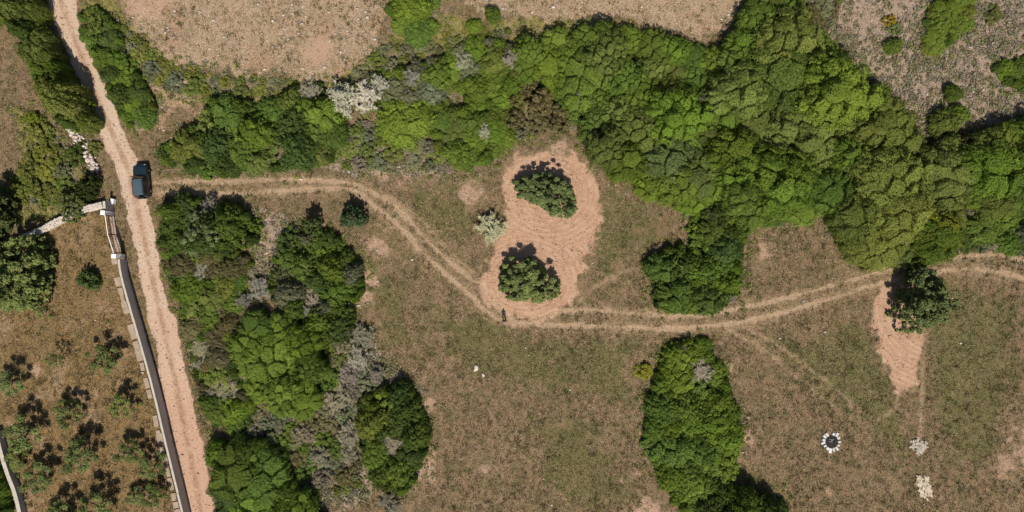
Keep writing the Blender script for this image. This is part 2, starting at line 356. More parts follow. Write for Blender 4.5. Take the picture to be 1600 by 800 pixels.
# thickets: visible outline of the canopy in the photo
G1 = (.144, .208, .028); G2 = (.110, .164, .029); G3 = (.070, .108, .026); GO = (.164, .192, .042)
GG = (.175, .180, .100); GB = (.155, .128, .062); GR = (.215, .180, .125); GY = (.175, .185, .035)
TH = [
 dict(poly=[(-50, -40), (45, -40), (60, 15), (76, 40), (85, 70), (91, 100), (107, 130), (127, 155), (146, 186), (128, 200), (100, 192), (72, 160), (48, 112), (30, 62), (0, 25), (-50, 20)], sp='maquis', r=(14, 25), h=2.2, pal=(G2, G1, GO, GO, G1), name='evergreen_shrub',
      place='in the hedge left of the dirt road', group='bushes in the hedge left of the dirt road'),
 dict(poly=[(122, 22), (150, 12), (182, 42), (198, 90), (214, 128), (242, 160), (236, 190), (205, 198), (186, 182), (166, 135), (140, 88), (125, 55)], sp='maquis', r=(8, 16), h=.85, pal=(G1, G2, G3, G2, GO), name='evergreen_shrub',
      place='in the short hedge right of the road', group='bushes in the hedge right of the dirt road'),
 dict(poly=[(242, 232), (275, 208), (308, 192), (330, 160), (372, 158), (402, 166), (440, 150), (500, 124), (522, 150), (545, 205), (520, 245), (480, 264), (400, 268), (330, 276), (290, 264), (252, 255)], sp='maquis', r=(9, 26), h=1.1, pal=(G2, G2, G1, G3, GO), name='evergreen_shrub',
      place='in the thicket above the side track', group='bushes in the thicket above the side track'),
 dict(poly=[(530, 150), (580, 120), (640, 100), (690, 85), (740, 62), (800, 62), (815, 110), (810, 150), (760, 145), (690, 150), (660, 175), (600, 175), (560, 165)], sp='maquis', r=(10, 20), h=.85, pal=(GO, G1, G1, GO, GG), mix=.35, name='mastic_shrub',
      place='between the grey dead shrubs', group='bushes in the strip between the grey dead shrubs'),
 dict(poly=[(680, 175), (720, 160), (780, 165), (812, 185), (805, 215), (775, 250), (735, 272), (700, 262), (680, 225)], sp='maquis', r=(11, 19), h=.75, pal=(G2, GO, G1, G1), mix=.35, name='mastic_shrub',
      place='left of the upper carob tree', group='bushes left of the upper carob tree'),
 dict(poly=[(800, 78), (850, 52), (900, 46), (960, 42), (1020, 55), (1075, 78), (1125, 92), (1150, 120), (1120, 150), (1060, 132), (1000, 120), (985, 160), (930, 170), (900, 150), (860, 128), (800, 125)], sp='tree', r=(30, 44), h=.95, pal=(G1, GO, G1, G2), name='evergreen_tree',
      place='along the thicket top edge', group='trees along the top edge of the big thicket'),
 dict(poly=[(805, 130), (880, 125), (912, 150), (905, 200), (840, 205), (800, 215), (790, 180)], sp='scrub', r=(14, 22), h=1.3, pal=(GB, GG, G2, GB), name='brown_green_shrub',
      place='above the ploughed patch', group='brownish bushes above the ploughed patch'),
 dict(poly=[(915, 165), (985, 150), (1010, 130), (1075, 140), (1120, 165), (1125, 260), (1125, 320), (1080, 325), (1040, 300), (990, 285), (945, 255), (915, 225)], sp='tree', r=(30, 46), h=1.0, pal=(G1, GO, G2, G1), name='evergreen_tree',
      place='in the thicket right of the ploughed patch', group='thicket trees right of the ploughed patch'),
 dict(poly=[(1135, 100), (1150, 40), (1172, 5), (1190, -40), (1225, -40), (1250, 30), (1262, 62), (1300, 70), (1332, 110), (1360, 130), (1345, 180), (1330, 260), (1310, 330), (1240, 345), (1180, 345), (1130, 320), (1122, 250), (1118, 160)], sp='tree', r=(34, 52), h=1.1, pal=(G1, G2, G1, G2, GO), name='evergreen_tree',
      place='mid big thicket', group='broad trees in the middle of the big thicket'),
 dict(poly=[(1350, 140), (1395, 150), (1428, 185), (1440, 232), (1475, 250), (1520, 260), (1500, 330), (1500, 385), (1440, 408), (1350, 408), (1310, 360), (1325, 280), (1335, 200)], sp='tree', r=(30, 48), h=1.05, pal=(GO, G2, G1, GO), name='evergreen_tree',
      place='in the thicket right part', group='yellowish trees in the right part of the big thicket'),
 dict(poly=[(1520, 215), (1560, 200), (1640, 190), (1680, 200), (1680, 330), (1580, 330), (1530, 330), (1505, 270)], sp='tree', r=(28, 40), h=1.15, pal=(G2, GO, G1), name='evergreen_tree',
      place='at the right edge with black gaps', group='domed trees at the right edge'),
 dict(poly=[(1520, 320), (1680, 320), (1680, 398), (1600, 398), (1540, 388), (1500, 392), (1505, 345)], sp='maquis', r=(16, 26), h=.9, pal=(GG, G2, GG, G3), name='grey_green_shrub',
      place='right edge above the track', group='grey green bushes at the right edge'),
 dict(poly=[(1078, 335), (1110, 318), (1165, 322), (1174, 345), (1158, 385), (1162, 430), (1156, 475), (1110, 486), (1050, 486), (1022, 475), (1020, 420), (1040, 392), (1078, 380)], sp='maquis', r=(10, 25), h=1.0, pal=(G1, G2, G1, G3), name='mastic_shrub',
      place='in the clump touching the track', group='bushes in the clump touching the side track'),
 dict(poly=[(1040, 548), (1075, 538), (1105, 534), (1126, 572), (1142, 620), (1156, 680), (1152, 740), (1128, 800), (1085, 800), (1058, 790), (1032, 750), (1010, 700), (1012, 640), (1022, 585)], sp='maquis', r=(10, 26), h=.8, pal=(G1, G1, G2, G1), mix=.5, name='mastic_shrub',
      place='in the long lower clump', group='bushes in the long clump in the lower field'),
 dict(poly=[(1100, 780), (1150, 760), (1180, 772), (1225, 790), (1235, 850), (1090, 850)], sp='maquis', r=(16, 22), h=1.3, pal=(G3, G2), name='evergreen_shrub',
      place='at the bottom below the long clump', group='dark bushes at the bottom edge'),
 dict(poly=[(250, 330), (285, 310), (335, 314), (385, 330), (408, 348), (395, 382), (360, 392), (300, 395), (258, 380)], sp='maquis', r=(13, 24), h=1.4, pal=(G3, G2, G2), name='evergreen_shrub',
      place='in the corner below the car', group='bushes in the corner below the car'),
 dict(poly=[(252, 375), (300, 392), (370, 385), (398, 420), (375, 470), (365, 520), (370, 580), (400, 640), (380, 680), (330, 672), (312, 640), (296, 560), (280, 480), (262, 430)], sp='maquis', r=(7, 19), h=.62, pal=(G2, GB, G1, G3, GO, G2, GB), name='mixed_shrub',
      place='in the bank opposite the long wall', group='bushes in the bank opposite the long wall'),
 dict(poly=[(425, 400), (440, 368), (480, 352), (530, 372), (558, 408), (566, 450), (545, 480), (545, 525), (500, 540), (460, 500), (430, 470), (415, 440)], sp='maquis', r=(9, 21), h=1.15, pal=(G3, G2, G2, GG, G1), name='evergreen_shrub',
      place='in the rounded clump by the bend', group='bushes in the rounded clump left of the track curve'),
 dict(poly=[(366, 520), (400, 495), (460, 500), (495, 530), (498, 590), (485, 640), (450, 645), (400, 612), (372, 580)], sp='tree', r=(32, 42), h=1.15, pal=(G1, G2, G1), name='evergreen_tree',
      place='below the black gap, left thicket', group='trees below the black gap in the left thicket'),
 dict(poly=[(555, 640), (590, 605), (640, 610), (660, 650), (666, 690), (655, 740), (632, 775), (590, 760), (570, 700)], sp='maquis', r=(9, 23), h=1.05, pal=(G3, G2, G1, G2, GO), name='evergreen_shrub',
      place='bordering the brown field', group='bushes bordering the brown field'),
 dict(poly=[(322, 700), (355, 690), (400, 692), (440, 720), (450, 760), (500, 790), (500, 850), (350, 850), (335, 770)], sp='tree', r=(24, 36), h=.9, pal=(G2, G3, G1, G2), name='evergreen_tree',
      place='at the bottom of the left thicket', group='dark domed trees at the bottom of the left thicket'),
 dict(poly=[(600, -40), (690, -40), (686, 20), (680, 45), (650, 62), (625, 50), (606, 15)], sp='maquis', r=(15, 26), h=.8, pal=(G1, G1, G2), name='mastic_shrub',
      place='between the two stony fields', group='bushes between the two stony fields'),
 dict(poly=[(1432, 62), (1450, 20), (1480, -40), (1520, -40), (1516, 40), (1484, 72), (1450, 82)], sp='maquis', r=(12, 20), h=.6, pal=(G1, G2, GY), name='low_shrub',
      place='of the large slope patch', group='bushes of the large patch on the scrubby slope'),
 dict(poly=[(1556, 100), (1600, 88), (1660, 90), (1660, 140), (1590, 135), (1560, 128)], sp='maquis', r=(10, 17), h=.6, pal=(G1, G2), name='low_shrub',
      place='at the slope right edge', group='bushes at the right edge of the scrubby slope'),
 dict(poly=[(-60, 720), (2, 740), (12, 775), (22, 850), (-60, 850)], sp='maquis', r=(12, 20), h=1.0, pal=(G1, G2), name='evergreen_shrub',
      place='behind the low corner wall', group='bushes behind the low wall at bottom left'),
 dict(poly=[(45, 175), (75, 190), (105, 250), (125, 300), (110, 325), (60, 318), (10, 322), (15, 280), (45, 250)], sp='scrub', r=(9, 15), h=.75, pal=(GY, GO, GY, GG), name='cushion_shrub',
      place='left of the rubble heap', group='cushion bushes left of the rubble heap'),
 dict(poly=[(560, 180), (600, 200), (680, 225), (720, 240), (700, 268), (610, 262), (540, 262), (520, 240)], sp='scrub', r=(8, 14), h=.7, pal=(GG, GR, GG, GO), name='grey_scrub',
      place='above the side track bend', group='grey bushes above the side track bend'),
 dict(poly=[(495, 545), (560, 520), (600, 590), (570, 640), (560, 700), (560, 770), (480, 770), (440, 715), (400, 690), (410, 655), (480, 655)], sp='scrub', r=(9, 15), h=.7, pal=(GR, GG, GB, GR, GO, G2), name='grey_scrub',
      place='in the sparse left thicket middle', group='grey bushes in the middle of the left thicket'),
 dict(poly=[(1440, 238), (1472, 212), (1520, 212), (1534, 262), (1512, 305), (1470, 275)], sp='maquis', r=(10, 19), h=1.1, pal=(GO, GG, GB, G2), name='mixed_shrub',
      place='in the gap between the right thickets', group='bushes in the gap between the right thickets'),
 dict(poly=[(1225, -20), (1325, -20), (1312, 35), (1285, 62), (1262, 52), (1250, 20)], sp='scrub', r=(9, 15), h=.8, pal=(GG, GO, GG, GB), name='low_shrub',
      place='at the top of the scrubby slope', group='bushes at the top left of the scrubby slope'),
 dict(poly=[(188, 40), (212, 55), (240, 88), (290, 112), (380, 122), (460, 128), (400, 150), (330, 152), (262, 145), (236, 130), (205, 90)], sp='scrub', r=(8, 14), h=.6, pal=(GY, GO, GG, GY), name='cushion_shrub',
      place='below the left stony field', group='cushion bushes below the left stony field'),
 dict(poly=[(545, 128), (575, 98), (612, 68), (690, 66), (760, 44), (808, 42), (795, 60), (735, 62), (690, 85), (640, 100), (580, 120)], sp='scrub', r=(8, 14), h=.7, pal=(GO, GG, GY, GG), name='cushion_shrub',
      place='between thicket and stony fields', group='cushion bushes between thicket and stony fields'),
 dict(poly=[(655, 172), (690, 150), (760, 142), (805, 122), (830, 140), (812, 178), (770, 166), (715, 160), (682, 182), (668, 215)], sp='maquis', r=(9, 15), h=.6, pal=(G1, GO, GG, G1), mix=.4, name='low_shrub',
      place='in the strip above the carob trees', group='low bushes in the strip above the carob trees'),
 dict(poly=[(370, 668), (405, 640), (440, 650), (490, 645), (500, 690), (450, 705), (400, 690)], sp='scrub', r=(8, 14), h=.7, pal=(GR, GG, GR, GO), name='grey_scrub',
      place='left of the sparse thicket middle', group='grey bushes at the left of the sparse thicket middle'),
]

# ------------------------------------------------------------------ ground sheet with zone masks
GX0, GX1, GY0, GY1, GS = -73.0, 73.0, -41.0, 41.0, 0.2
xs = np.arange(GX0, GX1 + 1e-6, GS); ys = np.arange(GY0, GY1 + 1e-6, GS)
X, Y = np.meshgrid(xs, ys)
def zones(X, Y):
    """mask values at world points"""
    PX = X / S + 800; PY = 400 - Y / S
    wob = (fbm(X, Y, 3.0, 1) - .5)
    wob2 = (fbm(X, Y, 1.0, 2) - .5)
    z = {}
    dr = line_d(PX, PY, ROAD)
    halfw = np.interp(PY, [-60, 0, 100, 220, 300, 420, 560, 660, 800, 860], [22, 21, 19, 18, 18, 17, 20, 22, 26, 26])
    e = halfw - dr + wob * 12 + wob2 * 9
    z['road'] = sstep(-2.5, 3, e)
    z['roadmid'] = sstep(6, 1.5, dr + wob2 * 5)
    rut = np.zeros(X.shape); track = np.zeros(X.shape)
    for ln in (RUT_A, RUT_B, RUT_C, RUT_D):
        d = line_d(PX, PY, ln)
        rut = np.maximum(rut, sstep(6.2, 1.2, d + wob2 * 8 + wob * 5))
        track = np.maximum(track, sstep(15, 7, d + wob2 * 8 + wob * 7))
    rut *= .45 + .8 * fbm(X, Y, 4.0, 9)
    for ln in FAINT:
        d = line_d(PX, PY, ln)
        rut = np.maximum(rut, .46 * sstep(6.5, 1.0, d + wob2 * 8))
    z['rut'] = np.clip(rut, 0, 1); z['track'] = track
    s1 = poly_sdf(PX, PY, TILL1); s2 = poly_sdf(PX, PY, TILL2)
    st = np.maximum(s1, s2)
    dt = np.minimum(np.hypot((PX - 857) / 1.15, PY - 303), np.hypot((PX - 823) / 1.15, PY - 440))
    z['tillsd'] = np.where(PX > 1100, np.hypot(PX - 1465, PY - 478), dt) * S
    z['till'] = sstep(-10, 12, st + wob * 34 + wob2 * 30)
    m = lambda polys, w=22, soft=9: np.max([sstep(-soft, soft, poly_sdf(PX, PY, p) + wob * w + wob2 * 14) for p in polys], axis=0)
    z['stony'] = m(STONY, 45, 16); z['garr'] = m(GARR); z['orch'] = m([ORCH], 10, 6); z['yell'] = m(YELL, 45, 14)
    z['green'] = m(GREENP, 60, 45)
    b = np.zeros(X.shape)
    for (bx, by, r) in BARE:
        b = np.maximum(b, .85 * sstep(1.5, .1, np.hypot((PX - bx) * (1 + .3 * math.sin(bx)), PY - by) / r + wob2 * 2.2 + wob * 1.6))
    z['bare'] = b
    t = np.zeros(X.shape)
    for d in TH:
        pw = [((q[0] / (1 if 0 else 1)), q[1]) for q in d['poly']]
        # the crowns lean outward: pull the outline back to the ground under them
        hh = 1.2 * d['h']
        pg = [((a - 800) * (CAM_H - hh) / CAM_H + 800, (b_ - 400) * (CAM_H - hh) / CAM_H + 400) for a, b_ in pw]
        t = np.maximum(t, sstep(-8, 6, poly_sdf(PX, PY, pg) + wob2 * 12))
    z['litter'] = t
    ed = np.full(X.shape, 1e9)
    for d in TH:
        hh = 1.2 * d['h']
        pg = [((a - 800) * (CAM_H - hh) / CAM_H + 800, (b_ - 400) * (CAM_H - hh) / CAM_H + 400) for a, b_ in d['poly']]
        ed = np.minimum(ed, np.abs(poly_sdf(PX, PY, pg) + 4))
    z['edge'] = sstep(20, 3, ed + wob * 22) * (1 - z['road'])
    return z
Z = zones(X, Y)
Hh = gz(X, Y) - 0.05 * Z['rut'] * (1 - Z['road']) - 0.06 * Z['road'] + .05 * Z['roadmid'] * Z['road']
fade = np.clip(np.minimum(np.minimum(X - GX0, GX1 - X), np.minimum(Y - GY0, GY1 - Y)) / 3.0, 0, 1)
Hh = Hh * fade
ny_, nx_ = X.shape
def height(x, y):
    """height of the built sheet at a point (bilinear)"""
    u = min(max((x - GX0) / GS, 0), nx_ - 1.001); v = min(max((y - GY0) / GS, 0), ny_ - 1.001)
    i, j = int(u), int(v); fu, fv = u - i, v - j
    return float((Hh[j, i] * (1 - fu) + Hh[j, i + 1] * fu) * (1 - fv) + (Hh[j + 1, i] * (1 - fu) + Hh[j + 1, i + 1] * fu) * fv)

def ground_material():
    t = NT('ground_soil')
    co = t.coord('Object')
    a = t.sep(t.attr('za').outputs['Color']); aw = t.attr('za').outputs['Alpha']
    b = t.sep(t.attr('zb').outputs['Color']); bw = t.attr('zb').outputs['Alpha']
    c = t.sep(t.attr('zc').outputs['Color']); cw = t.attr('zc').outputs['Alpha']
    road, rut, till, stony = a[0], a[1], a[2], aw
    green, bare, litter, yell = b[0], b[1], b[2], bw
    orch, garr, sdv, rmid = c[0], c[1], c[2], cw
    nf = t.noise(co, 9.0, 3, .6)          # blades and pebbles
    nm = t.noise(co, 1.6, 4, .6)
    nl = t.noise(co, .28, 4, .55)
    nx = t.noise(co, 4.0, 3, .6)
    gran = t.noise(co, 22.0, 2, .6)
    def zone(mask, amp=.5, lo=.35, hi=.65, n=nm):
        return t.step(t.math('MULTIPLY_ADD', t.math('SUBTRACT', n, .5), amp, mask), lo, hi)
    st = lambda x, l, h: t.step(x, l, h)
    track = t.sep(t.attr('zd').outputs['Color'])[0]
    n3 = t.noise(co, .75, 5, .65)
    # field: brown thatch, straw, olive
    col = t.mix(st(nf, .32, .7), (.108, .070, .039), (.320, .212, .122))
    col = t.mix(t.math('MULTIPLY', st(n3, .42, .60), .62), col, t.mix(st(nf, .32, .7), (.054, .050, .021), (.185, .160, .068)))
    col = t.mix(t.math('MULTIPLY', st(nl, .50, .66), .45), col, t.mix(st(nf, .35, .7), (.120, .079, .044), (.30, .205, .112)))
    col = t.mix(t.math('MULTIPLY', st(nm, .57, .74), .5), col, (.34, .25, .138))
    n5 = t.noise(co, .45, 5, .7)
    col = t.mix(t.math('MULTIPLY', st(n5, .56, .68), .6), col, t.mix(st(nf, .35, .7), (.19, .122, .075), (.40, .275, .175)))
    col = t.mix(t.math('MULTIPLY', st(n5, .46, .36), .5), col, t.mix(st(nf, .35, .7), (.045, .046, .017), (.14, .132, .05)))
    # orchard: redder dry grass
    oc = t.mix(st(nf, .33, .7), (.105, .066, .028), (.315, .205, .092))
    oc = t.mix(t.math('MULTIPLY', st(n3, .48, .66), .6), oc, t.mix(st(nf, .35, .7), (.072, .058, .022), (.20, .15, .062)))
    oc = t.mix(t.math('MULTIPLY', st(nl, .52, .66), .5), oc, (.36, .24, .15))
    col = t.mix(zone(orch), col, oc)
    # greener grass
    gc = t.mix(st(nf, .35, .68), (.046, .052, .015), (.165, .168, .055))
    col = t.mix(t.math('MULTIPLY', zone(green, 1.1, .45, .95, n3), .55), col, gc)
    # straw beside the tracks
    tk = t.mix(st(nf, .35, .7), (.20, .135, .075), (.43, .30, .18))
    col = t.mix(t.math('MULTIPLY', zone(track, .9, .3, .9, n3), .38), col, tk)
    # yellow green ground cover
    yc = t.mix(st(nf, .33, .7), (.125, .112, .034), (.33, .275, .09))
    yc = t.mix(t.math('MULTIPLY', st(n3, .52, .66), .6), yc, (.34, .25, .15))
    col = t.mix(t.math('MULTIPLY', zone(yell, .9, .3, .8, n3), .9), col, yc)
    # scrubby slope
    gr = t.mix(st(nf, .35, .68), (.20, .145, .10), (.42, .31, .225))
    col = t.mix(zone(garr, .9, .3, .7, n3), col, gr)
    # stony field
    sc = t.mix(st(nf, .36, .66), (.22, .15, .092), (.47, .335, .22))
    sc = t.mix(t.math('MULTIPLY', st(n3, .48, .66), .6), sc, t.mix(st(nf, .35, .7), (.125, .10, .05), (.30, .235, .125)))
    sc = t.mix(t.math('MULTIPLY', st(nl, .5, .64), .45), sc, (.34, .195, .115))
    sc = t.mix(t.math('MULTIPLY', st(nx, .60, .72), .5), sc, (.14, .11, .06))
    col = t.mix(zone(stony, .9, .3, .7, n3), col, sc)
    # litter under thickets
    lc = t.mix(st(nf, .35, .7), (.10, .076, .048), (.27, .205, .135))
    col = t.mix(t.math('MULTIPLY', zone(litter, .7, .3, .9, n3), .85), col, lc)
    # bare pinkish earth
    bc = t.mix(st(nf, .35, .68), (.32, .20, .13), (.52, .345, .235))
    col = t.mix(t.math('MULTIPLY', zone(bare, 1.0, .25, .95, n3), .8), col, bc)
    # tilled red soil
    tc = t.mix(st(nf, .30, .7), (.29, .165, .100), (.52, .325, .210))
    tc = t.mix(t.math('MULTIPLY', st(n3, .42, .62), .6), tc, (.48, .32, .205))
    tc = t.mix(t.math('MULTIPLY', st(n5, .52, .66), .5), tc, (.30, .165, .095))
    tc = t.mix(t.math('MULTIPLY', st(t.math('SINE', t.math('MULTIPLY_ADD', nm, 3.2, t.math('MULTIPLY', sdv, 2 * math.pi * 25 / .6))), .2, 1.0), .25), tc, (.27, .15, .09))
    tc = t.mix(st(gran, .62, .75), tc, (.62, .43, .29))
    col = t.mix(zone(till, 1.2, .3, .85, n3), col, tc)
    # wheel tracks
    rc = t.mix(st(t.math('MULTIPLY_ADD', nf, .6, t.math('MULTIPLY', nx, .4)), .35, .65), (.28, .185, .108), (.48, .34, .22))
    col = t.mix(t.math('MULTIPLY', zone(rut, .55, .1, .85, nm), .78), col, rc)
    # road
    dc = t.mix(st(nf, .33, .7), (.39, .275, .19), (.60, .45, .335))
    dc = t.mix(t.math('MULTIPLY', st(nl, .45, .62), .45), dc, (.47, .30, .20))
    dc = t.mix(t.math('MULTIPLY', t.sep(t.attr('zd').outputs['Color'])[1], .65), dc, t.mix(st(nf, .3, .7), (.36, .19, .12), (.54, .32, .215)))
    dm = t.mix(st(nx, .35, .7), (.25, .14, .08), (.42, .265, .165))
    dc = t.mix(t.math('MULTIPLY', rmid, t.math('MULTIPLY', st(n3, .30, .55), .9)), dc, dm)
    dc = t.mix(st(gran, .64, .74), dc, (.66, .52, .41))
    col = t.mix(zone(road, .5, .3, .75), col, dc)
    t.base(col, .95, .08)
    # relief
    wob = t.math('MULTIPLY_ADD', nm, 3.2, t.math('MULTIPLY', sdv, 2 * math.pi * 25 / .6))
    fur = t.math('MULTIPLY', t.math('SINE', wob), till)
    h = t.math('ADD', t.math('MULTIPLY', nf, .9), t.math('MULTIPLY', nx, .7))
    h = t.math('ADD', h, t.math('MULTIPLY', t.math('MULTIPLY', fur, t.math('MULTIPLY_ADD', st(nl, .35, .6), .7, .3)), .17))
    h = t.math('ADD', h, t.math('MULTIPLY', gran, .4))
    t.bump(h, .8, .10)
    return t.m
M_GROUND = ground_material()

nv = X.size
za = np.stack([Z['road'], Z['rut'], Z['till'], Z['stony']], -1).reshape(-1, 4)
zb = np.stack([Z['green'], Z['bare'], Z['litter'], Z['yell']], -1).reshape(-1, 4)
zd = np.stack([Z['track'], np.clip((400 - Y / S - 420) / 220, 0, 1) * np.clip(.3 + 1.2 * fbm(X, Y, 5, 44), 0, 1), Z['track'] * 0, Z['track'] * 0 + 1], -1).reshape(-1, 4)
zc = np.stack([Z['orch'], Z['garr'], np.clip(Z['tillsd'], 0, 25) / 25, Z['roadmid']], -1).reshape(-1, 4)
VV = np.stack([X, Y, Hh], -1).reshape(-1, 3)
idx = np.arange(nv).reshape(ny_, nx_)
FF = np.stack([idx[:-1, :-1], idx[:-1, 1:], idx[1:, 1:], idx[1:, :-1]], -1).reshape(-1, 4)
fm = lambda a: (a[:-1, :-1] + a[1:, 1:] + a[1:, :-1] + a[:-1, 1:]).reshape(-1) / 4
cls = np.zeros(len(FF), int)
ft = fm(np.maximum(Z['track'], Z['rut'] * 0)); cls[ft > .5] = 2
PXc = fm(X) / S + 800; PYc = 400 - fm(Y) / S
ftl = fm(Z['till'])
cls[(ftl > .5) & (PXc < 1100)] = 3
cls[(ftl > .5) & (PXc >= 1100)] = 4
cls[fm(Z['road']) > .5] = 1
def sheet(name, sel, extra=None):
    f = FF[sel]; used = np.unique(f); mp = np.full(nv, -1); mp[used] = np.arange(len(used))
    v = VV[used]; A, B, Cc, Dd = za[used], zb[used], zc[used], zd[used]; f = mp[f]
    if extra is not None:
        # ring out to the horizon, joined to the border corners
        n0 = len(v); R = 4000.0
        ring = []
        for k, (sx, sy) in enumerate(((-1, -1), (1, -1), (1, 1), (-1, 1))): ring.append((sx * R, sy * R, 0))
        inner = [(GX0, GY0, 0), (xs[-1], GY0, 0), (xs[-1], ys[-1], 0), (GX0, ys[-1], 0)]
        v = np.vstack([v, inner, ring])
        pad = np.zeros((8, 4))
        A = np.vstack([A, pad]); B = np.vstack([B, pad]); Cc = np.vstack([Cc, pad]); Dd = np.vstack([Dd, pad])
        q = [(n0 + 4 + k, n0 + 4 + (k + 1) % 4, n0 + (k + 1) % 4, n0 + k) for k in range(4)]
        f = np.vstack([f, q])
    me = mesh_np(name, v, f, M_GROUND, True)
    point_col(me, 'za', A); point_col(me, 'zb', B); point_col(me, 'zc', Cc); point_col(me, 'zd', Dd)
    return link(name, me, kind='structure')
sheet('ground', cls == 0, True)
sheet('dirt_road', cls == 1)
sheet('dirt_track', cls == 2)
sheet('ploughed_soil', cls == 3)
sheet('ploughed_soil', cls == 4)

# ------------------------------------------------------------------ plant meshes
def ico(sub):
    t = (1 + 5 ** .5) / 2
    v = [(-1, t, 0), (1, t, 0), (-1, -t, 0), (1, -t, 0), (0, -1, t), (0, 1, t), (0, -1, -t), (0, 1, -t), (t, 0, -1), (t, 0, 1), (-t, 0, -1), (-t, 0, 1)]
    f = [(0, 11, 5), (0, 5, 1), (0, 1, 7), (0, 7, 10), (0, 10, 11), (1, 5, 9), (5, 11, 4), (11, 10, 2), (10, 7, 6), (7, 1, 8), (3, 9, 4), (3, 4, 2), (3, 2, 6), (3, 6, 8), (3, 8, 9), (4, 9, 5), (2, 4, 11), (6, 2, 10), (8, 6, 7), (9, 8, 1)]
    v = [np.array(p) / np.linalg.norm(p) for p in v]
    for _ in range(sub):
        c = {}; nf = []
        def mid(a, b):
            k = (min(a, b), max(a, b))
            if k not in c:
                m = v[a] + v[b]; v.append(m / np.linalg.norm(m)); c[k] = len(v) - 1
            return c[k]
        for a, b, d in f:
            ab, bd, da = mid(a, b), mid(b, d), mid(d, a)
            nf += [(a, ab, da), (b, bd, ab), (d, da, bd), (ab, bd, da)]
        f = nf
    return np.array(v), np.array(f)
ICO1 = ico(1); ICO0 = ico(0)

def leaf_quads(P, N, rs, l, w):
    """diamond leaves at P facing about N"""
    n = len(P)
    rnd = rs.normal(size=(n, 3))
    T = np.cross(N, rnd); T /= np.linalg.norm(T, axis=1, keepdims=True) + 1e-9
    B = np.cross(N, T); B /= np.linalg.norm(B, axis=1, keepdims=True) + 1e-9
    ll = (l * (0.65 + .7 * rs.rand(n)))[:, None]; ww = (w * (0.65 + .7 * rs.rand(n)))[:, None]
    V = np.stack([P - T * ll, P + B * ww, P + T * ll, P - B * ww], 1).reshape(-1, 3)
    F = np.arange(4 * n).reshape(n, 4)
    return V, F

def scatter_disc(rs, R, rad, n, tries=60, pk=.80):
    pts = []
    for _ in range(n * tries):
        r = R * math.sqrt(rs.rand()); a = rs.rand() * 2 * math.pi
        q = rad * (0.7 + .6 * rs.rand())
        x, y = r * math.cos(a), r * math.sin(a)
        if all((x - p[0]) ** 2 + (y - p[1]) ** 2 > (pk * (q + p[2])) ** 2 for p in pts):
            pts.append((x, y, q))
            if len(pts) >= n: break
    return pts

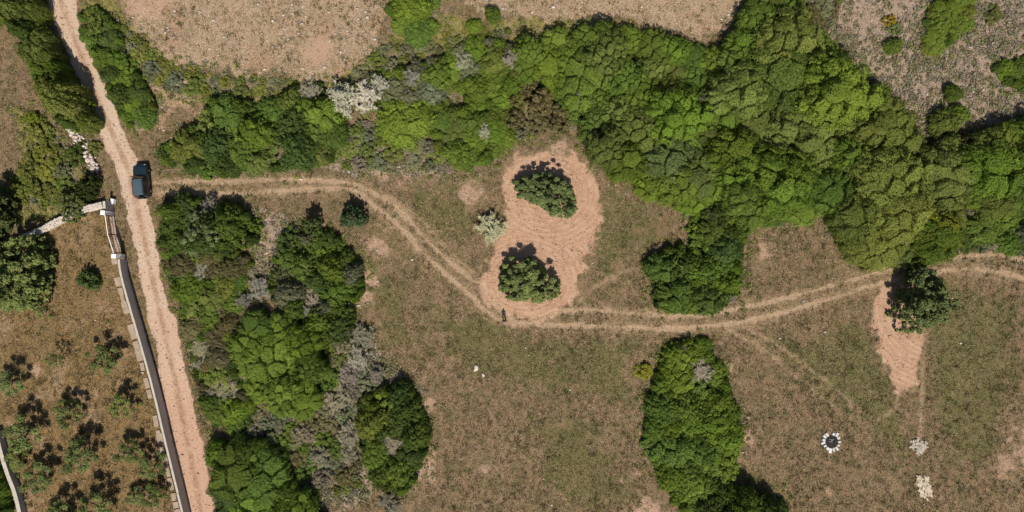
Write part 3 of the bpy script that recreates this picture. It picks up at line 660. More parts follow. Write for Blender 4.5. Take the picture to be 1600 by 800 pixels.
def crown_mesh(name, seed, R, H, cr, flat, leaves, leaf, core=.86, edge_drop=.6, zjit=.25, sparse=False, squash=1.0, up=.55, wob=.25, pk=.80, drop=0.0):
    """foliage crown: packed leafy clumps over a dome; leaf-sized faces outside, dense inner twig mass as low hulls"""
    rs = np.random.RandomState(seed)
    base = scatter_disc(rs, R - cr * .55, cr, 400 if not sparse else 30, 60, pk)
    cl = []
    ang = rs.rand() * 6.28
    for x, y, q in base:
        if rs.rand() < drop: continue
        rr = math.hypot(x, y) / R
        th = math.atan2(y, x)
        ro = 1 + wob * (math.sin(2 * th + ang) * .5 + math.sin(3 * th - ang) * .5)
        zt = H * (1 - edge_drop * rr ** 2.2) + rs.normal() * zjit * cr * 2
        cl.append((x * ro, y * ro, max(zt - q * flat, q * flat * .5), q, flat))
        if rr > .55 and not sparse:                       # lower skirt
            for k in range(2):
                zz = (zt - q) * (0.62 - .36 * k)
                if zz > .15:
                    cl.append((x * ro * (1.04 + .04 * k) + rs.normal() * .1, y * ro * (1.04 + .04 * k) + rs.normal() * .1, zz, q * .9, 1.0))
    C = np.array([c[:3] for c in cl]); Q = np.array([c[3] for c in cl]); FL = np.array([c[4] for c in cl])
    Vs, Fs, var = [], [], []; off = 0
    for i in range(len(C)):
        top = FL[i] == flat
        n = int(leaves * (Q[i] / cr) ** 2 * (1 if top else .5))
        D = rs.normal(size=(n, 3)); D /= np.linalg.norm(D, axis=1, keepdims=True)
        D[:, 2] = np.where(D[:, 2] < -.25, -D[:, 2], D[:, 2])
        ph = rs.rand(3) * 6
        lump = 1 + .13 * np.sin(D[:, 0] * 5 + ph[0]) * np.sin(D[:, 1] * 5 + ph[1]) + .07 * np.sin(D[:, 0] * 11 + ph[2]) * np.sin(D[:, 1] * 10 + ph[0])
        rad = lump * (0.62 + .55 * rs.rand(n)) if not sparse else lump * (0.3 + .8 * rs.rand(n) ** .6)
        P = C[i] + D * (Q[i] * rad)[:, None] * np.array([1, 1, FL[i]])
        # cull leaves buried in other clumps
        d = (P[:, None, :] - C[None]) / np.array([1, 1, 1.0]) / Q[None, :, None]
        d[:, :, 2] /= FL[None, :]
        dd = np.sqrt((d ** 2).sum(2)); dd[:, i] = 9
        keep = (dd.min(1) > (.82 if not sparse else 0)) & (P[:, 2] > .05)
        P = P[keep]; D = D[keep]
        N = D * (1 - up) + np.array([0, 0, up]) + rs.normal(size=P.shape) * .36
        N /= np.linalg.norm(N, axis=1, keepdims=True)
        v, f = leaf_quads(P, N, rs, leaf, leaf * .62)
        Vs.append(v); Fs.append(f + off); off += len(v)
        tone = rs.rand() * .45
        var.append(np.clip(tone + .55 * rs.rand(len(P)) ** 1.3, 0, 1))
    V = np.vstack(Vs); F = np.vstack(Fs); var = np.concatenate(var)
    if core > 0:
        iv, jf = ICO1
        cv, cf = [], []; o2 = len(V)
        for i in range(len(C)):
            jit = 1 + .12 * rs.normal(size=len(iv))
            p = C[i] + iv * (Q[i] * core * jit)[:, None] * np.array([1, 1, FL[i]])
            p[:, 2] = np.maximum(p[:, 2], .04)
            cv.append(p); cf.append(jf + o2); o2 += len(p)
        cf = np.vstack(cf)
        cf4 = np.hstack([cf, cf[:, 2:3]])
        V = np.vstack([V] + cv)
        polys = [tuple(q) for q in F] + [tuple(q) for q in cf]
        me = bpy.data.meshes.new(name)
        nl = len(F) * 4 + len(cf) * 3
        me.vertices.add(len(V)); me.vertices.foreach_set('co', V.astype(np.float32).ravel())
        me.loops.add(nl); me.loops.foreach_set('vertex_index', np.concatenate([F.ravel(), cf.ravel()]).astype(np.int32))
        me.polygons.add(len(polys))
        me.polygons.foreach_set('loop_start', np.concatenate([np.arange(len(F)) * 4, len(F) * 4 + np.arange(len(cf)) * 3]).astype(np.int32))
        me.polygons.foreach_set('loop_total', np.concatenate([np.full(len(F), 4), np.full(len(cf), 3)]).astype(np.int32))
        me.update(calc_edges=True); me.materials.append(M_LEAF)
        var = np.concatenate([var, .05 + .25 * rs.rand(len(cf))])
    else:
        me = mesh_np(name, V, F, M_LEAF)
    face_attr(me, 'var', var)
    return me, C, Q

def canopy_mesh(name, seed, R, H, cell, crack, depth, drop, leaf, cover=2.0, rough=.10, jit=.33):
    """dense evergreen crown: leaf-sized faces over an uneven dome split into lobes by deep cracks, over a coarse inner twig mass"""
    rs = np.random.RandomState(seed)
    ph = rs.rand(8) * 6.28
    def outline(th):
        return R * (1 + .10 * np.sin(2 * th + ph[0]) + .08 * np.sin(3 * th + ph[1]) + .05 * np.sin(5 * th + ph[2]) + .055 * np.sin(9 * th + ph[3]) + .045 * np.sin(17 * th + ph[4]) + .03 * np.sin(29 * th + ph[5]))
    seeds = []
    for _ in range(6000):                                   # uneven lobes: some broad, some small
        x, y = rs.uniform(-1.25 * R, 1.25 * R, 2)
        m = cell * (0.55 + 1.0 * float(vnoise(np.array([x]), np.array([y]), 1.6 * cell, seed % 50)[0]))
        if all((x - q[0]) ** 2 + (y - q[1]) ** 2 > (m * .5 + q[2] * .5) ** 2 for q in seeds): seeds.append((x, y, m))
    Sd = np.array([q[:2] for q in seeds]); hz = rs.normal(size=len(Sd)) * depth * .26
    tx = rs.normal(size=len(Sd)) * .22; ty = rs.normal(size=len(Sd)) * .22; tone = rs.rand(len(Sd)) * .5
    def surf(x, y):
        wx = x + .22 * cell * (vnoise(x, y, .45 * cell, 3) - .5); wy = y + .22 * cell * (vnoise(x, y, .45 * cell, 7) - .5)
        d = np.sqrt((wx[:, None] - Sd[None, :, 0]) ** 2 + (wy[:, None] - Sd[None, :, 1]) ** 2)
        o = np.argsort(d, 1)[:, :2]; i = o[:, 0]; r_ = np.arange(len(x))
        e = (d[r_, o[:, 1]] - d[r_, i]) * .5
        rr = np.hypot(x, y) / outline(np.arctan2(y, x))
        z = H * (1 - drop * np.clip(rr, 0, 1) ** 2.6) + hz[i] + tx[i] * (x - Sd[i, 0]) + ty[i] * (y - Sd[i, 1])
        k = np.clip(e / crack, 0, 1)
        z = z - depth * (1 - k) ** 2 + .12 * depth * np.clip(1 - d[r_, i] / cell, 0, 1)
        z = z + rough * (fbm(x, y, .42, seed % 40, 3) - .5) * 2
        dome = H * (1 - drop * np.clip(rr, 0, 1) ** 2.6) - .85 * depth + hz[i]
        return np.maximum(z, .12), rr, i, k, np.maximum(np.minimum(z - .1, dome), .05)
    area = math.pi * R * R
    n = int(cover * area / (2 * leaf * leaf * .62))
    x = rs.uniform(-1.2 * R, 1.2 * R, n * 2); y = rs.uniform(-1.2 * R, 1.2 * R, n * 2)
    z, rr, ci, k, _d = surf(x, y); keep = (rr < .985) & (rs.rand(len(x)) < np.clip(k * 2.2 - .15, .10, 1))
    x, y, z, ci, k = x[keep], y[keep], z[keep], ci[keep], k[keep]
    zx = surf(x + .06, y)[0]; zy = surf(x, y + .06)[0]
    N = np.stack([-(zx - z) / .06, -(zy - z) / .06, np.ones(len(x))], -1); N /= np.linalg.norm(N, axis=1, keepdims=True)
    P = np.stack([x, y, z + rs.normal(size=len(x)) * .035], -1)
    # sides down to the ground
    m = int(len(x) * .42 * min(1.0, H / R))
    th = rs.rand(m) * 2 * np.pi; ro = outline(th); zt = surf(np.cos(th) * ro * .96, np.sin(th) * ro * .96)[0]
    u = rs.rand(m) ** .8; bul = 1 + .05 * np.sin(u * 3.1) + .07 * (vnoise(th * 6, u * 4, .6, 5) - .5) + .03 * rs.normal(size=m)
    Ps = np.stack([np.cos(th) * ro * bul, np.sin(th) * ro * bul, .06 + u * zt], -1)
    Ns = np.stack([np.cos(th), np.sin(th), .35 + .5 * u], -1); Ns /= np.linalg.norm(Ns, axis=1, keepdims=True)
    P = np.vstack([P, Ps]); N = np.vstack([N, Ns]) + rs.normal(size=P.shape) * jit
    N /= np.linalg.norm(N, axis=1, keepdims=True)
    v, f = leaf_quads(P, N, rs, leaf, leaf * .62)
    var = np.concatenate([tone[ci], rs.rand(m) * .4]) + .5 * rs.rand(len(P)) ** 1.2
    # inner mass: polar grid below the leaves
    na, nr = 40, 14; gv = [(0, 0, float(surf(np.array([0.]), np.array([0.]))[4][0]) - .05)]
    ta = np.arange(na) * 2 * np.pi / na
    for j in range(1, nr + 1):
        q = j / nr * .95; gx = np.cos(ta) * outline(ta) * q; gy = np.sin(ta) * outline(ta) * q
        gv += list(zip(gx, gy, np.maximum(surf(gx, gy)[4] - .05 * rs.rand(na), .05)))
    gv += [(a_ * 1.0, b_ * 1.0, .02) for a_, b_, c_ in gv[-na:]]
    gf = []
    for a_ in range(na): gf.append((0, 1 + a_, 1 + (a_ + 1) % na, 1 + (a_ + 1) % na))
    gf3 = [q[:3] for q in gf]; gf4 = []
    for j in range(nr):
        for a_ in range(na):
            b0 = 1 + j * na; gf4.append((b0 + a_, b0 + na + a_, b0 + na + (a_ + 1) % na, b0 + (a_ + 1) % na))
    V = np.vstack([v, np.array(gv)]); o2 = len(v)
    allf = [f.ravel(), (np.array(gf4) + o2).ravel(), (np.array(gf3) + o2).ravel()]
    tot = np.concatenate([np.full(len(f), 4), np.full(len(gf4), 4), np.full(len(gf3), 3)]).astype(np.int32)
    me = bpy.data.meshes.new(name)
    me.vertices.add(len(V)); me.vertices.foreach_set('co', V.astype(np.float32).ravel())
    li = np.concatenate(allf).astype(np.int32); me.loops.add(len(li)); me.loops.foreach_set('vertex_index', li)
    me.polygons.add(len(tot)); me.polygons.foreach_set('loop_start', (np.cumsum(tot) - tot).astype(np.int32)); me.polygons.foreach_set('loop_total', tot)
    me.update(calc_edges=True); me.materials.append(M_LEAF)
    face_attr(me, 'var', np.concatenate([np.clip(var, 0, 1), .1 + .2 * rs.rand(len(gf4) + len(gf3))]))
    lim = [(Sd[i, 0], Sd[i, 1], H * .7) for i in range(len(Sd)) if np.hypot(*Sd[i]) < R * .7]
    return me, lim, None

def trunk_mesh(name, seed, H, r, C=None, nl=5, stems=1):
    rs = random.Random(seed); mb = MB()
    for s in range(stems):
        a = rs.random() * 6.28; sp = .10 * H if stems > 1 else .0
        b = Vector((math.cos(a) * sp * .4, math.sin(a) * sp * .4, -.08))
        m = Vector((math.cos(a) * sp + rs.uniform(-.06, .06) * H, math.sin(a) * sp + rs.uniform(-.06, .06) * H, H * .36))
        mb.tube([b, (b + m) / 2 + Vector((rs.uniform(-.03, .03) * H, rs.uniform(-.03, .03) * H, 0)), m], [r, r * .8, r * .62], 7)
        for k in range(max(2, nl // stems)):
            if C is not None and len(C):
                t = Vector(C[rs.randrange(len(C))])
            else:
                t = Vector((rs.uniform(-.5, .5) * H, rs.uniform(-.5, .5) * H, H * .8))
            mid = m.lerp(t, .5) + Vector((0, 0, -.06 * H))
            mb.tube([m, mid, t], [r * .55, r * .35, r * .12], 5)
    return mb.mesh(name, M_BARK, True)

def dead_mesh(name, seed, R, H, stems, fine):
    """bare branching shrub: tapering stems, side shoots, fine twigs"""
    rs = random.Random(seed); nr = np.random.RandomState(seed)
    mb = MB(); tips = []
    for s in range(stems):
        a = rs.random() * 6.28; rr = R * math.sqrt(rs.random()) * .95
        e = Vector((math.cos(a) * rr, math.sin(a) * rr, H * (1 - .6 * (rr / R) ** 2) * rs.uniform(.7, 1.05)))
        b = Vector((e.x * .08, e.y * .08, -.05))
        m = b.lerp(e, .5) + Vector((rs.uniform(-.12, .12) * R, rs.uniform(-.12, .12) * R, .12 * H))
        mb.tube([b, m, e], [.055, .04, .022], 4)
        for k in range(5):
            t = rs.uniform(.4, 1.0)
            p = (b.lerp(m, t * 2) if t < .5 else m.lerp(e, t * 2 - 1))
            q = p + Vector((rs.uniform(-1, 1), rs.uniform(-1, 1), rs.uniform(-.1, .55))) * R * .28
            q.z = max(q.z, .06)
            w = p.lerp(q, .5) + Vector((rs.uniform(-.08, .08), rs.uniform(-.08, .08), rs.uniform(-.05, .08)))
            mb.tube([p, w, q], [.03, .024, .012], 3, False)
            tips += [(p, q), (w, q)]
    for k in range(fine):                               # fine twigs: slim tapering prisms
        p, q = tips[rs.randrange(len(tips))]
        s = p.lerp(q, rs.random())
        d = Vector((rs.uniform(-1, 1), rs.uniform(-1, 1), rs.uniform(-.2, .7))).normalized() * rs.uniform(.12, .36)
        e = s + d; e.z = max(e.z, .04)
        mb.tube([s, e], [.024, .008], 3, False)
    for k in range(fine // 2):                          # lichen tufts on the twigs
        p, q = tips[rs.randrange(len(tips))]
        c = p.lerp(q, rs.uniform(.3, 1.1)) + Vector((rs.uniform(-.09, .09), rs.uniform(-.09, .09), rs.uniform(-.04, .08)))
        c.z = max(c.z, .05); e = rs.uniform(.03, .065)
        u = Vector((rs.uniform(-1, 1), rs.uniform(-1, 1), rs.uniform(-.5, .5))).normalized() * e; w = u.orthogonal().normalized() * e
        mb.add([c - u, c + w, c + u, c - w], [(0, 1, 2, 3)])
    return mb.mesh(name, M_TWIG)

SP = {}
SP['tree'] = []
for k in range(6):
    me, C, Q = canopy_mesh('tree_crown_mesh', 100 + k, 3.2, 3.9, (1.75, 1.15, 2.1, 1.4, .95, 1.6)[k], (.20, .17, .22, .19, .16, .20)[k], (1.05, .9, 1.2, 1.0, .85, .95)[k], .26, .08, 2.1, .13, .38)
    SP['tree'].append((me, trunk_mesh('tree_trunk_mesh', k, 3.6, .17, C, 9), 3.2, 3.9))
SP['maquis'] = []
for k in range(7):
    me, C, Q = canopy_mesh('shrub_crown_mesh', 200 + k, 1.75, 2.1, (.75, .6, 1.0, .7, .85, .5, 1.2)[k], (.2, .16, .22, .2, .18, .15, .2)[k], (.34, .30, .42, .40, .34, .28, .34)[k], .46, .072, 2.3, (.24, .22, .2, .28, .24, .26, .2)[k], .48)
    SP['maquis'].append((me, trunk_mesh('shrub_trunk_mesh', 20 + k, 1.9, .08, C, 8, 3), 1.75, 2.1))
SP['scrub'] = []
for k in range(4):
    me, C, Q = crown_mesh('scrub_crown_mesh', 300 + k, 1.0, 1.0, .26, .8, 90, .085, core=.7, edge_drop=.6, zjit=.35, up=.2)
    SP['scrub'].append((me, trunk_mesh('scrub_trunk_mesh', 40 + k, 1.0, .04, C, 6, 3), 1.0, 1.0))
SP['carob'] = []
for k in range(3):
    me, C, Q = crown_mesh('carob_crown_mesh', 410 + k, 3.1, 3.3, .38, .8, 105, .115, core=.74, edge_drop=.5, zjit=.85, up=.4, wob=.34, pk=.64, drop=.16)
    SP['carob'].append((me, trunk_mesh('carob_trunk_mesh', 60 + k, 3.3, .2, C, 12, 2), 3.1, 3.3))
SP['olive'] = []
for k in range(7):
    me, C, Q = crown_mesh('olive_crown_mesh', 500 + k, 1.6, 2.6, .44, 1.0, 190, .09, core=.5, edge_drop=.45, zjit=.5, sparse=True, up=.35, wob=.15)
    SP['olive'].append((me, trunk_mesh('olive_trunk_mesh', 80 + k, 2.5, .09, C, 14), 1.6, 2.6))
SP['sapling'] = []
for k in range(2):
    me, C, Q = crown_mesh('sapling_crown_mesh', 520 + k, 1.0, 2.0, .34, 1.0, 60, .085, core=0, edge_drop=.3, zjit=.9, sparse=True, up=.1, wob=.5)
    SP['sapling'].append((me, trunk_mesh('sapling_trunk_mesh', 90 + k, 1.9, .05, C, 8), 1.0, 2.0))
SP['dead'] = [(dead_mesh('dead_branch_mesh', 600 + k, 1.6, 1.9, 30, 1900), None, 1.6, 1.9) for k in range(3)]

rnd = random.Random(77)
def jitter(c, a=.22):
    k = 1 + rnd.uniform(-a, a)
    return (c[0] * k * (1 + rnd.uniform(-.08, .08)), c[1] * k, c[2] * k * (1 + rnd.uniform(-.15, .15)), 1)
def plant(name, label, cat, sp, px, py, rpx, h, col, group=None, var=None, stretch=None, zfrac=.6, rot=None):
    """px, py: where the crown shows in the photo; rpx its radius there; h: height factor on the kind's own height"""
    lst = SP[sp]; me, tr, R, Hn = lst[var % len(lst)] if var is not None else rnd.choice(lst)
    s = rpx * S / R
    sz = Hn * h / Hn * (1.0 if h > 0 else 1)
    sz = h * (0.5 + .5 * s)
    x, y = at(px, py, Hn * sz * zfrac)
    o = thing(name, label, cat, (x, y, height(x, y) - .03), rnd.random() * 6.283, group, (s, s, sz))
    if stretch: o.scale = (s * stretch, s / stretch, sz)
    if rot is not None: o.rotation_euler = (0, 0, rot)
    if sp == 'dead':
        c = link('branches', me, o); c.color = jitter((col[0], col[1] * .95, col[2] * .78), .1)
    else:
        c = link('crown', me, o); c.color = jitter(col)
        if tr: link('trunk', tr, o)
    return o

# ------------------------------------------------------------------ thickets
GRP_N = {}
for d in TH:
    P = d['poly']; pxs = [p[0] for p in P]; pys = [p[1] for p in P]
    bx0, bx1, by0, by1 = min(pxs), max(pxs), min(pys), max(pys)
    rmin, rmax = d['r']; placed = []
    area = abs(sum(P[i][0] * P[(i + 1) % len(P)][1] - P[(i + 1) % len(P)][0] * P[i][1] for i in range(len(P)))) / 2
    n_try = int(area / (rmin * rmin) * 120)
    cx = np.array([rnd.uniform(bx0, bx1) for _ in range(n_try)]); cy = np.array([rnd.uniform(by0, by1) for _ in range(n_try)])
    sdv = poly_sdf(cx, cy, P) + 20 * (fbm(cx, cy, 42, 61, 3) - .52) * (1 if d['sp'] != 'tree' else .7)
    pack = {'tree': .60, 'maquis': .66, 'scrub': .80}[d['sp']]
    for k in range(n_try):
        r = rmax - (rmax - rmin) * (k / n_try) ** .5 * rnd.uniform(.7, 1.0)
        if sdv[k] < r * .72: 
            if sdv[k] < rmin * .35: continue
            r = max(rmin * .7, min(r, sdv[k] / .72))
        if any((cx[k] - q[0]) ** 2 + (cy[k] - q[1]) ** 2 < (pack * (r + q[2])) ** 2 for q in placed): continue
        placed.append((cx[k], cy[k], r))
    GRP_N[d['group']] = len(placed)
    cat = 'tree' if 'tree' in d['name'] else 'bush'
    ADJ = {G1: 'bright green', G2: 'green', G3: 'dark green', GO: 'olive green', GG: 'grey green', GB: 'brownish', GR: 'grey', GY: 'yellow green'}
    ORD = ['leftmost', 'second from left', 'third from left', 'fourth from left', 'fifth from left', 'sixth from left', 'seventh from left', 'eighth from left', 'ninth from left', 'tenth from left', 'eleventh from left', 'twelfth from left', 'thirteenth from left', 'fourteenth from left']
    placed.sort()
    small = len(placed) <= 14
    rmed = sorted(q[2] for q in placed)[len(placed) // 2] if placed else 1
    made = []
    for n_, (qx, qy, r) in enumerate(placed):
        c_ = rnd.choice(d['pal'])
        if small:
            lab = '%s %s %s, %s' % (ADJ[c_], cat, d['place'], ORD[n_] if len(placed) > 1 else 'the only one')
        else:
            v_ = ['upper', 'middle', 'lower'][min(2, int(3 * (qy - by0) / (by1 - by0)))]
            h_ = ['left', 'centre', 'right'][min(2, int(3 * (qx - bx0) / (bx1 - bx0)))]
            lab = '%s%s %s %s, %s %s' % ('large ' if r > rmed * 1.08 else 'small ' if r < rmed * .9 else '', ADJ[c_], cat, d['place'], v_, h_)
        sp_, nm_, hf_ = d['sp'], d['name'], rnd.uniform(.55, 1.25)
        u_ = rnd.random() / d.get('mix', 1.0)
        if sp_ == 'maquis' and u_ < .17:
            sp_, nm_, hf_ = 'scrub', 'loose_shrub', rnd.uniform(.5, .95) * 1.4
        elif sp_ == 'maquis' and u_ < .24 and d['h'] < 2:
            sp_, nm_, hf_, c_ = 'dead', 'dead_shrub', rnd.uniform(.6, .9), (.27, .25, .2)
            lab = lab.replace(lab.split(' ' + cat)[0], 'bare grey')
        elif sp_ == 'maquis' and u_ < .29 and r < rmin * 1.2 and d['h'] < 2: continue
        made.append((lab, plant(nm_, lab, cat, sp_, qx, qy, r * 1.08, d['h'] * hf_ * (.75 + .25 * min(1, r / rmin)), c_, d['group'])))
    seen = {}
    for lab, o_ in made: seen.setdefault(lab, []).append(o_)
    for lab, os_ in seen.items():            # still alike: tell them apart by their order
        if len(os_) > 1:
            w_ = {2: ['left one', 'right one'], 3: ['left one', 'middle one', 'right one']}.get(len(os_), ORD)
            for o_, q_ in zip(os_, w_): o_['label'] = lab + ', ' + q_
print('thickets', sum(GRP_N.values()), GRP_N)

# ------------------------------------------------------------------ single trees and bushes
CAROB = (.165, .202, .066); OLV = (.165, .195, .065)
plant('carob_tree', 'round green carob tree in the upper part of the ploughed patch', 'tree', 'carob', 857, 301, 36, .95, CAROB, var=0, stretch=1.2, rot=-.25)
plant('carob_tree', 'round green carob tree in the lower part of the ploughed patch, above the person', 'tree', 'carob', 823, 440, 39, 1.0, CAROB, var=1, stretch=1.14, rot=.1)
plant('carob_tree', 'solitary dark green tree on the side track beside the reddish patch at right', 'tree', 'carob', 1448, 474, 42, 1.4, (.165, .21, .075), var=1, rot=2.2, zfrac=.62)
plant('dead_shrub', 'silvery grey leafless shrub at the left edge of the ploughed patch', 'shrub', 'dead', 768, 357, 25, .95, (.42, .42, .34), var=0)
plant('young_tree', 'small blue green tree standing alone just below the bend of the side track', 'tree', 'carob', 551, 339, 18, 1.1, (.07, .12, .055), var=2)
plant('young_tree', 'small light green tree at the top of the rounded clump left of the track curve', 'tree', 'carob', 487, 352, 14, 1.3, (.12, .16, .05), var=1)
plant('grey_leaved_tree', 'pale grey green tree among the dark bushes below the car', 'tree', 'carob', 317, 362, 31, 1.05, (.17, .19, .09), var=0)
plant('dead_shrub', 'large whitish grey bare shrub in the thicket, left end of the pale patch', 'shrub', 'dead', 535, 155, 30, 1.35, (.56, .54, .46), var=1)
plant('dead_shrub', 'whitish grey bare shrub in the thicket, right part of the pale patch', 'shrub', 'dead', 568, 153, 27, 1.3, (.54, .52, .44), var=2)
plant('dead_shrub', 'small grey bare shrub above the right end of the pale patch', 'shrub', 'dead', 591, 133, 18, 1.4, (.44, .42, .36), var=0)
plant('dead_shrub', 'grey bare shrub in the thicket halfway between the pale patch and the ploughed patch', 'shrub', 'dead', 645, 122, 17, 1.3, (.3, .28, .24), var=1)
plant('dead_shrub', 'small whitish bare shrub near the top edge of the thicket, left of the flat-topped trees', 'shrub', 'dead', 798, 92, 15, 1.6, (.42, .40, .35), var=2)
plant('dead_shrub', 'grey bare shrub among olive green bushes near the top middle', 'shrub', 'dead', 725, 95, 16, 1.35, (.36, .35, .27), var=0)
plant('dead_shrub', 'pale grey bare shrub on the bushes left of the upper carob tree', 'shrub', 'dead', 757, 205, 14, 1.1, (.36, .36, .28), var=1)
plant('dead_shrub', 'pale grey bare shrub at the left end of the thicket beside the car', 'shrub', 'dead', 305, 245, 14, 1.0, (.33, .3, .25), var=2)
for i, (x, y, r, l) in enumerate(((567, 525, 20, 'soft grey bare bush at the edge of the brown field, below the rounded clump'),
        (560, 560, 22, 'pale lichen grey shrub below the soft grey bush at the field edge'), (545, 585, 20, 'grey spreading bare shrub beside the stony bare spot in the left thicket'),
        (528, 625, 24, 'large grey bare shrub below the stony bare spot in the left thicket'), (590, 585, 17, 'grey green bare shrub at the field edge above the bordering clump'),
        (545, 680, 22, 'pale spiky grey shrub in the middle of the grey scrub'), (470, 680, 18, 'dull grey shrub left of the pale spiky one in the grey scrub'),
        (500, 715, 20, 'dark grey bare shrub near the bottom of the grey scrub'), (455, 440, 14, 'dull grey bare bush inside the rounded clump'),
        (405, 450, 20, 'brownish grey bare bush in the gap left of the rounded clump'), (370, 415, 13, 'small grey bare bush beside the bare gap below the pale tree'),
        (450, 385, 16, 'grey bare bush at the top left of the rounded clump'), (425, 420, 13, 'grey bare bush at the left side of the rounded clump'),
        (380, 470, 15, 'pale grey bush at the right end of the roadside bank'), (470, 460, 11, 'small pale bare bush low in the rounded clump'), (610, 790, 20, 'grey green spiky bush at the bottom edge beside the brown field'))):
    plant('dead_shrub', l, 'shrub', 'dead', x, y, r, .75 if i else .8, (.25, .23, .19) if i not in (1, 3, 5) else (.31, .30, .25), var=i)
for (x, y, r, h, l) in ((1060, 150, 11, 2.3, 'grey dead crown at the upper left of the cracked big thicket, left of its twin'), (1097, 153, 10, 2.3, 'grey dead crown at the upper left of the cracked big thicket, right of its twin'),
        (1357, 195, 11, 2.4, 'grey dead crown in the right part of the big thicket, upper one'), (1330, 238, 12, 2.4, 'grey dead crown in the right part of the big thicket, lower one'),
        (1372, 392, 11, 1.6, 'pale dead shrub at the lower rim of the big thicket above the side track'), (905, 150, 12, 1.7, 'grey dead shrub between the flat-topped trees and the brownish bushes')):
    plant('dead_shrub', l, 'shrub', 'dead', x, y, r, h, (.27, .25, .2), zfrac=.92)
for (x, y, r, l) in ((1045, 250, 36, 'blue grey green tree in the thicket, nearest the small brown field corner'), (1085, 275, 34, 'blue grey green tree in the thicket, above the clump touching the track')):
    plant('evergreen_tree', l, 'tree', 'tree', x, y, r, 1.12, (.130, .168, .052))
plant('evergreen_tree', 'brightest yellow green tree in the middle of the big thicket', 'tree', 'tree', 1225, 262, 36, 1.22, (.16, .185, .018))
plant('evergreen_tree', 'bright yellowish domed tree at the lower right rim of the big thicket', 'tree', 'tree', 1465, 360, 34, 1.2, (.16, .17, .022))
plant('broad_tree', 'large loose green tree at the left edge, casting a black shadow over the stone wall', 'tree', 'carob', 14, 434, 54, 1.25, (.16, .195, .058), var=1)
plant('broad_tree', 'dark tree at the left edge above the stone wall, mostly out of the picture', 'tree', 'carob', -60, 352, 55, 1.35, (.08, .1, .03), var=0)
plant('leafy_bush', 'light green leafy bush against the upper side of the stone wall', 'bush', 'carob', 112, 322, 21, .8, (.13, .16, .055), var=2)
plant('leafy_bush', 'dark bush just above the stone wall end, near the gate', 'bush', 'carob', 135, 292, 16, 1.0, (.045, .06, .02), var=0)
plant('round_shrub', 'small round dark green bush on the bare scrubby slope at top right', 'bush', 'maquis', 1397, 71, 13, .7, G2)
plant('round_shrub', 'small dark green bush with a black shadow low on the scrubby slope', 'bush', 'maquis', 1492, 145, 13, .9, G2)
plant('round_shrub', 'green bush between the scrubby slope and the yellowish trees', 'bush', 'maquis', 1478, 190, 22, .9, GO)
plant('round_shrub', 'green bush right of the green one between slope and yellowish trees', 'bush', 'maquis', 1500, 178, 15, .9, G1)
plant('gorse_bush', 'small golden yellow flowering bush on the scrubby slope', 'bush', 'scrub', 1390, 32, 10, .6, (.32, .2, .015))
plant('gorse_bush', 'golden yellow flowering bush at the foot of the large green patch', 'bush', 'scrub', 1458, 76, 13, .5, (.28, .2, .015))
plant('low_shrub', 'pale green low bush right below the small golden bush', 'bush', 'scrub', 1398, 45, 11, .5, (.14, .17, .07))
plant('low_shrub', 'green low bush near the top right corner', 'bush', 'scrub', 1552, 22, 15, .6, (.12, .13, .04))
plant('round_shrub', 'bright green round bush in the thicket below the pale dead shrubs', 'bush', 'maquis', 632, 188, 40, .7, G1, stretch=1.05)
plant('round_shrub', 'green bush left of the middle stony gap at the top', 'bush', 'maquis', 770, 22, 12, .8, G2)
plant('round_shrub', 'small bright green bush below the middle stony gap at the top', 'bush', 'maquis', 741, 40, 11, .6, G1)
plant('yellow_green_bush', 'small yellow green bush left of the long clump in the lower field', 'bush', 'scrub', 1008, 580, 14, .6, (.2, .2, .02))
plant('dead_shrub', 'small grey bare shrub on top of the long clump in the lower field', 'shrub', 'dead', 1068, 548, 14, .9, (.26, .24, .2), var=1)
plant('cushion_shrub', 'bright green cushion bush at the upper end of the slope left of the road', 'bush', 'scrub', 52, 186, 12, .8, (.17, .19, .02))
plant('low_shrub', 'dark green bush overgrowing the rubble heap', 'bush', 'scrub', 117, 243, 15, .8, (.07, .1, .02))
plant('low_shrub', 'small green bush in the gap of the rubble heap', 'bush', 'scrub', 127, 226, 8, .7, (.06, .085, .02))
plant('low_shrub', 'green bush between the rubble heap and the dirt road', 'bush', 'scrub', 147, 232, 12, .6, (.12, .13, .03))
plant('pale_brush', 'upper of two low whitish dry brush patches in the lower right field', 'shrub', 'dead', 1436, 697, 14, .28, (.60, .56, .47), var=0)
plant('pale_brush', 'lower of two low whitish dry brush patches in the lower right field', 'shrub', 'dead', 1444, 762, 17, .28, (.58, .55, .46), var=2, stretch=.78, rot=.3)
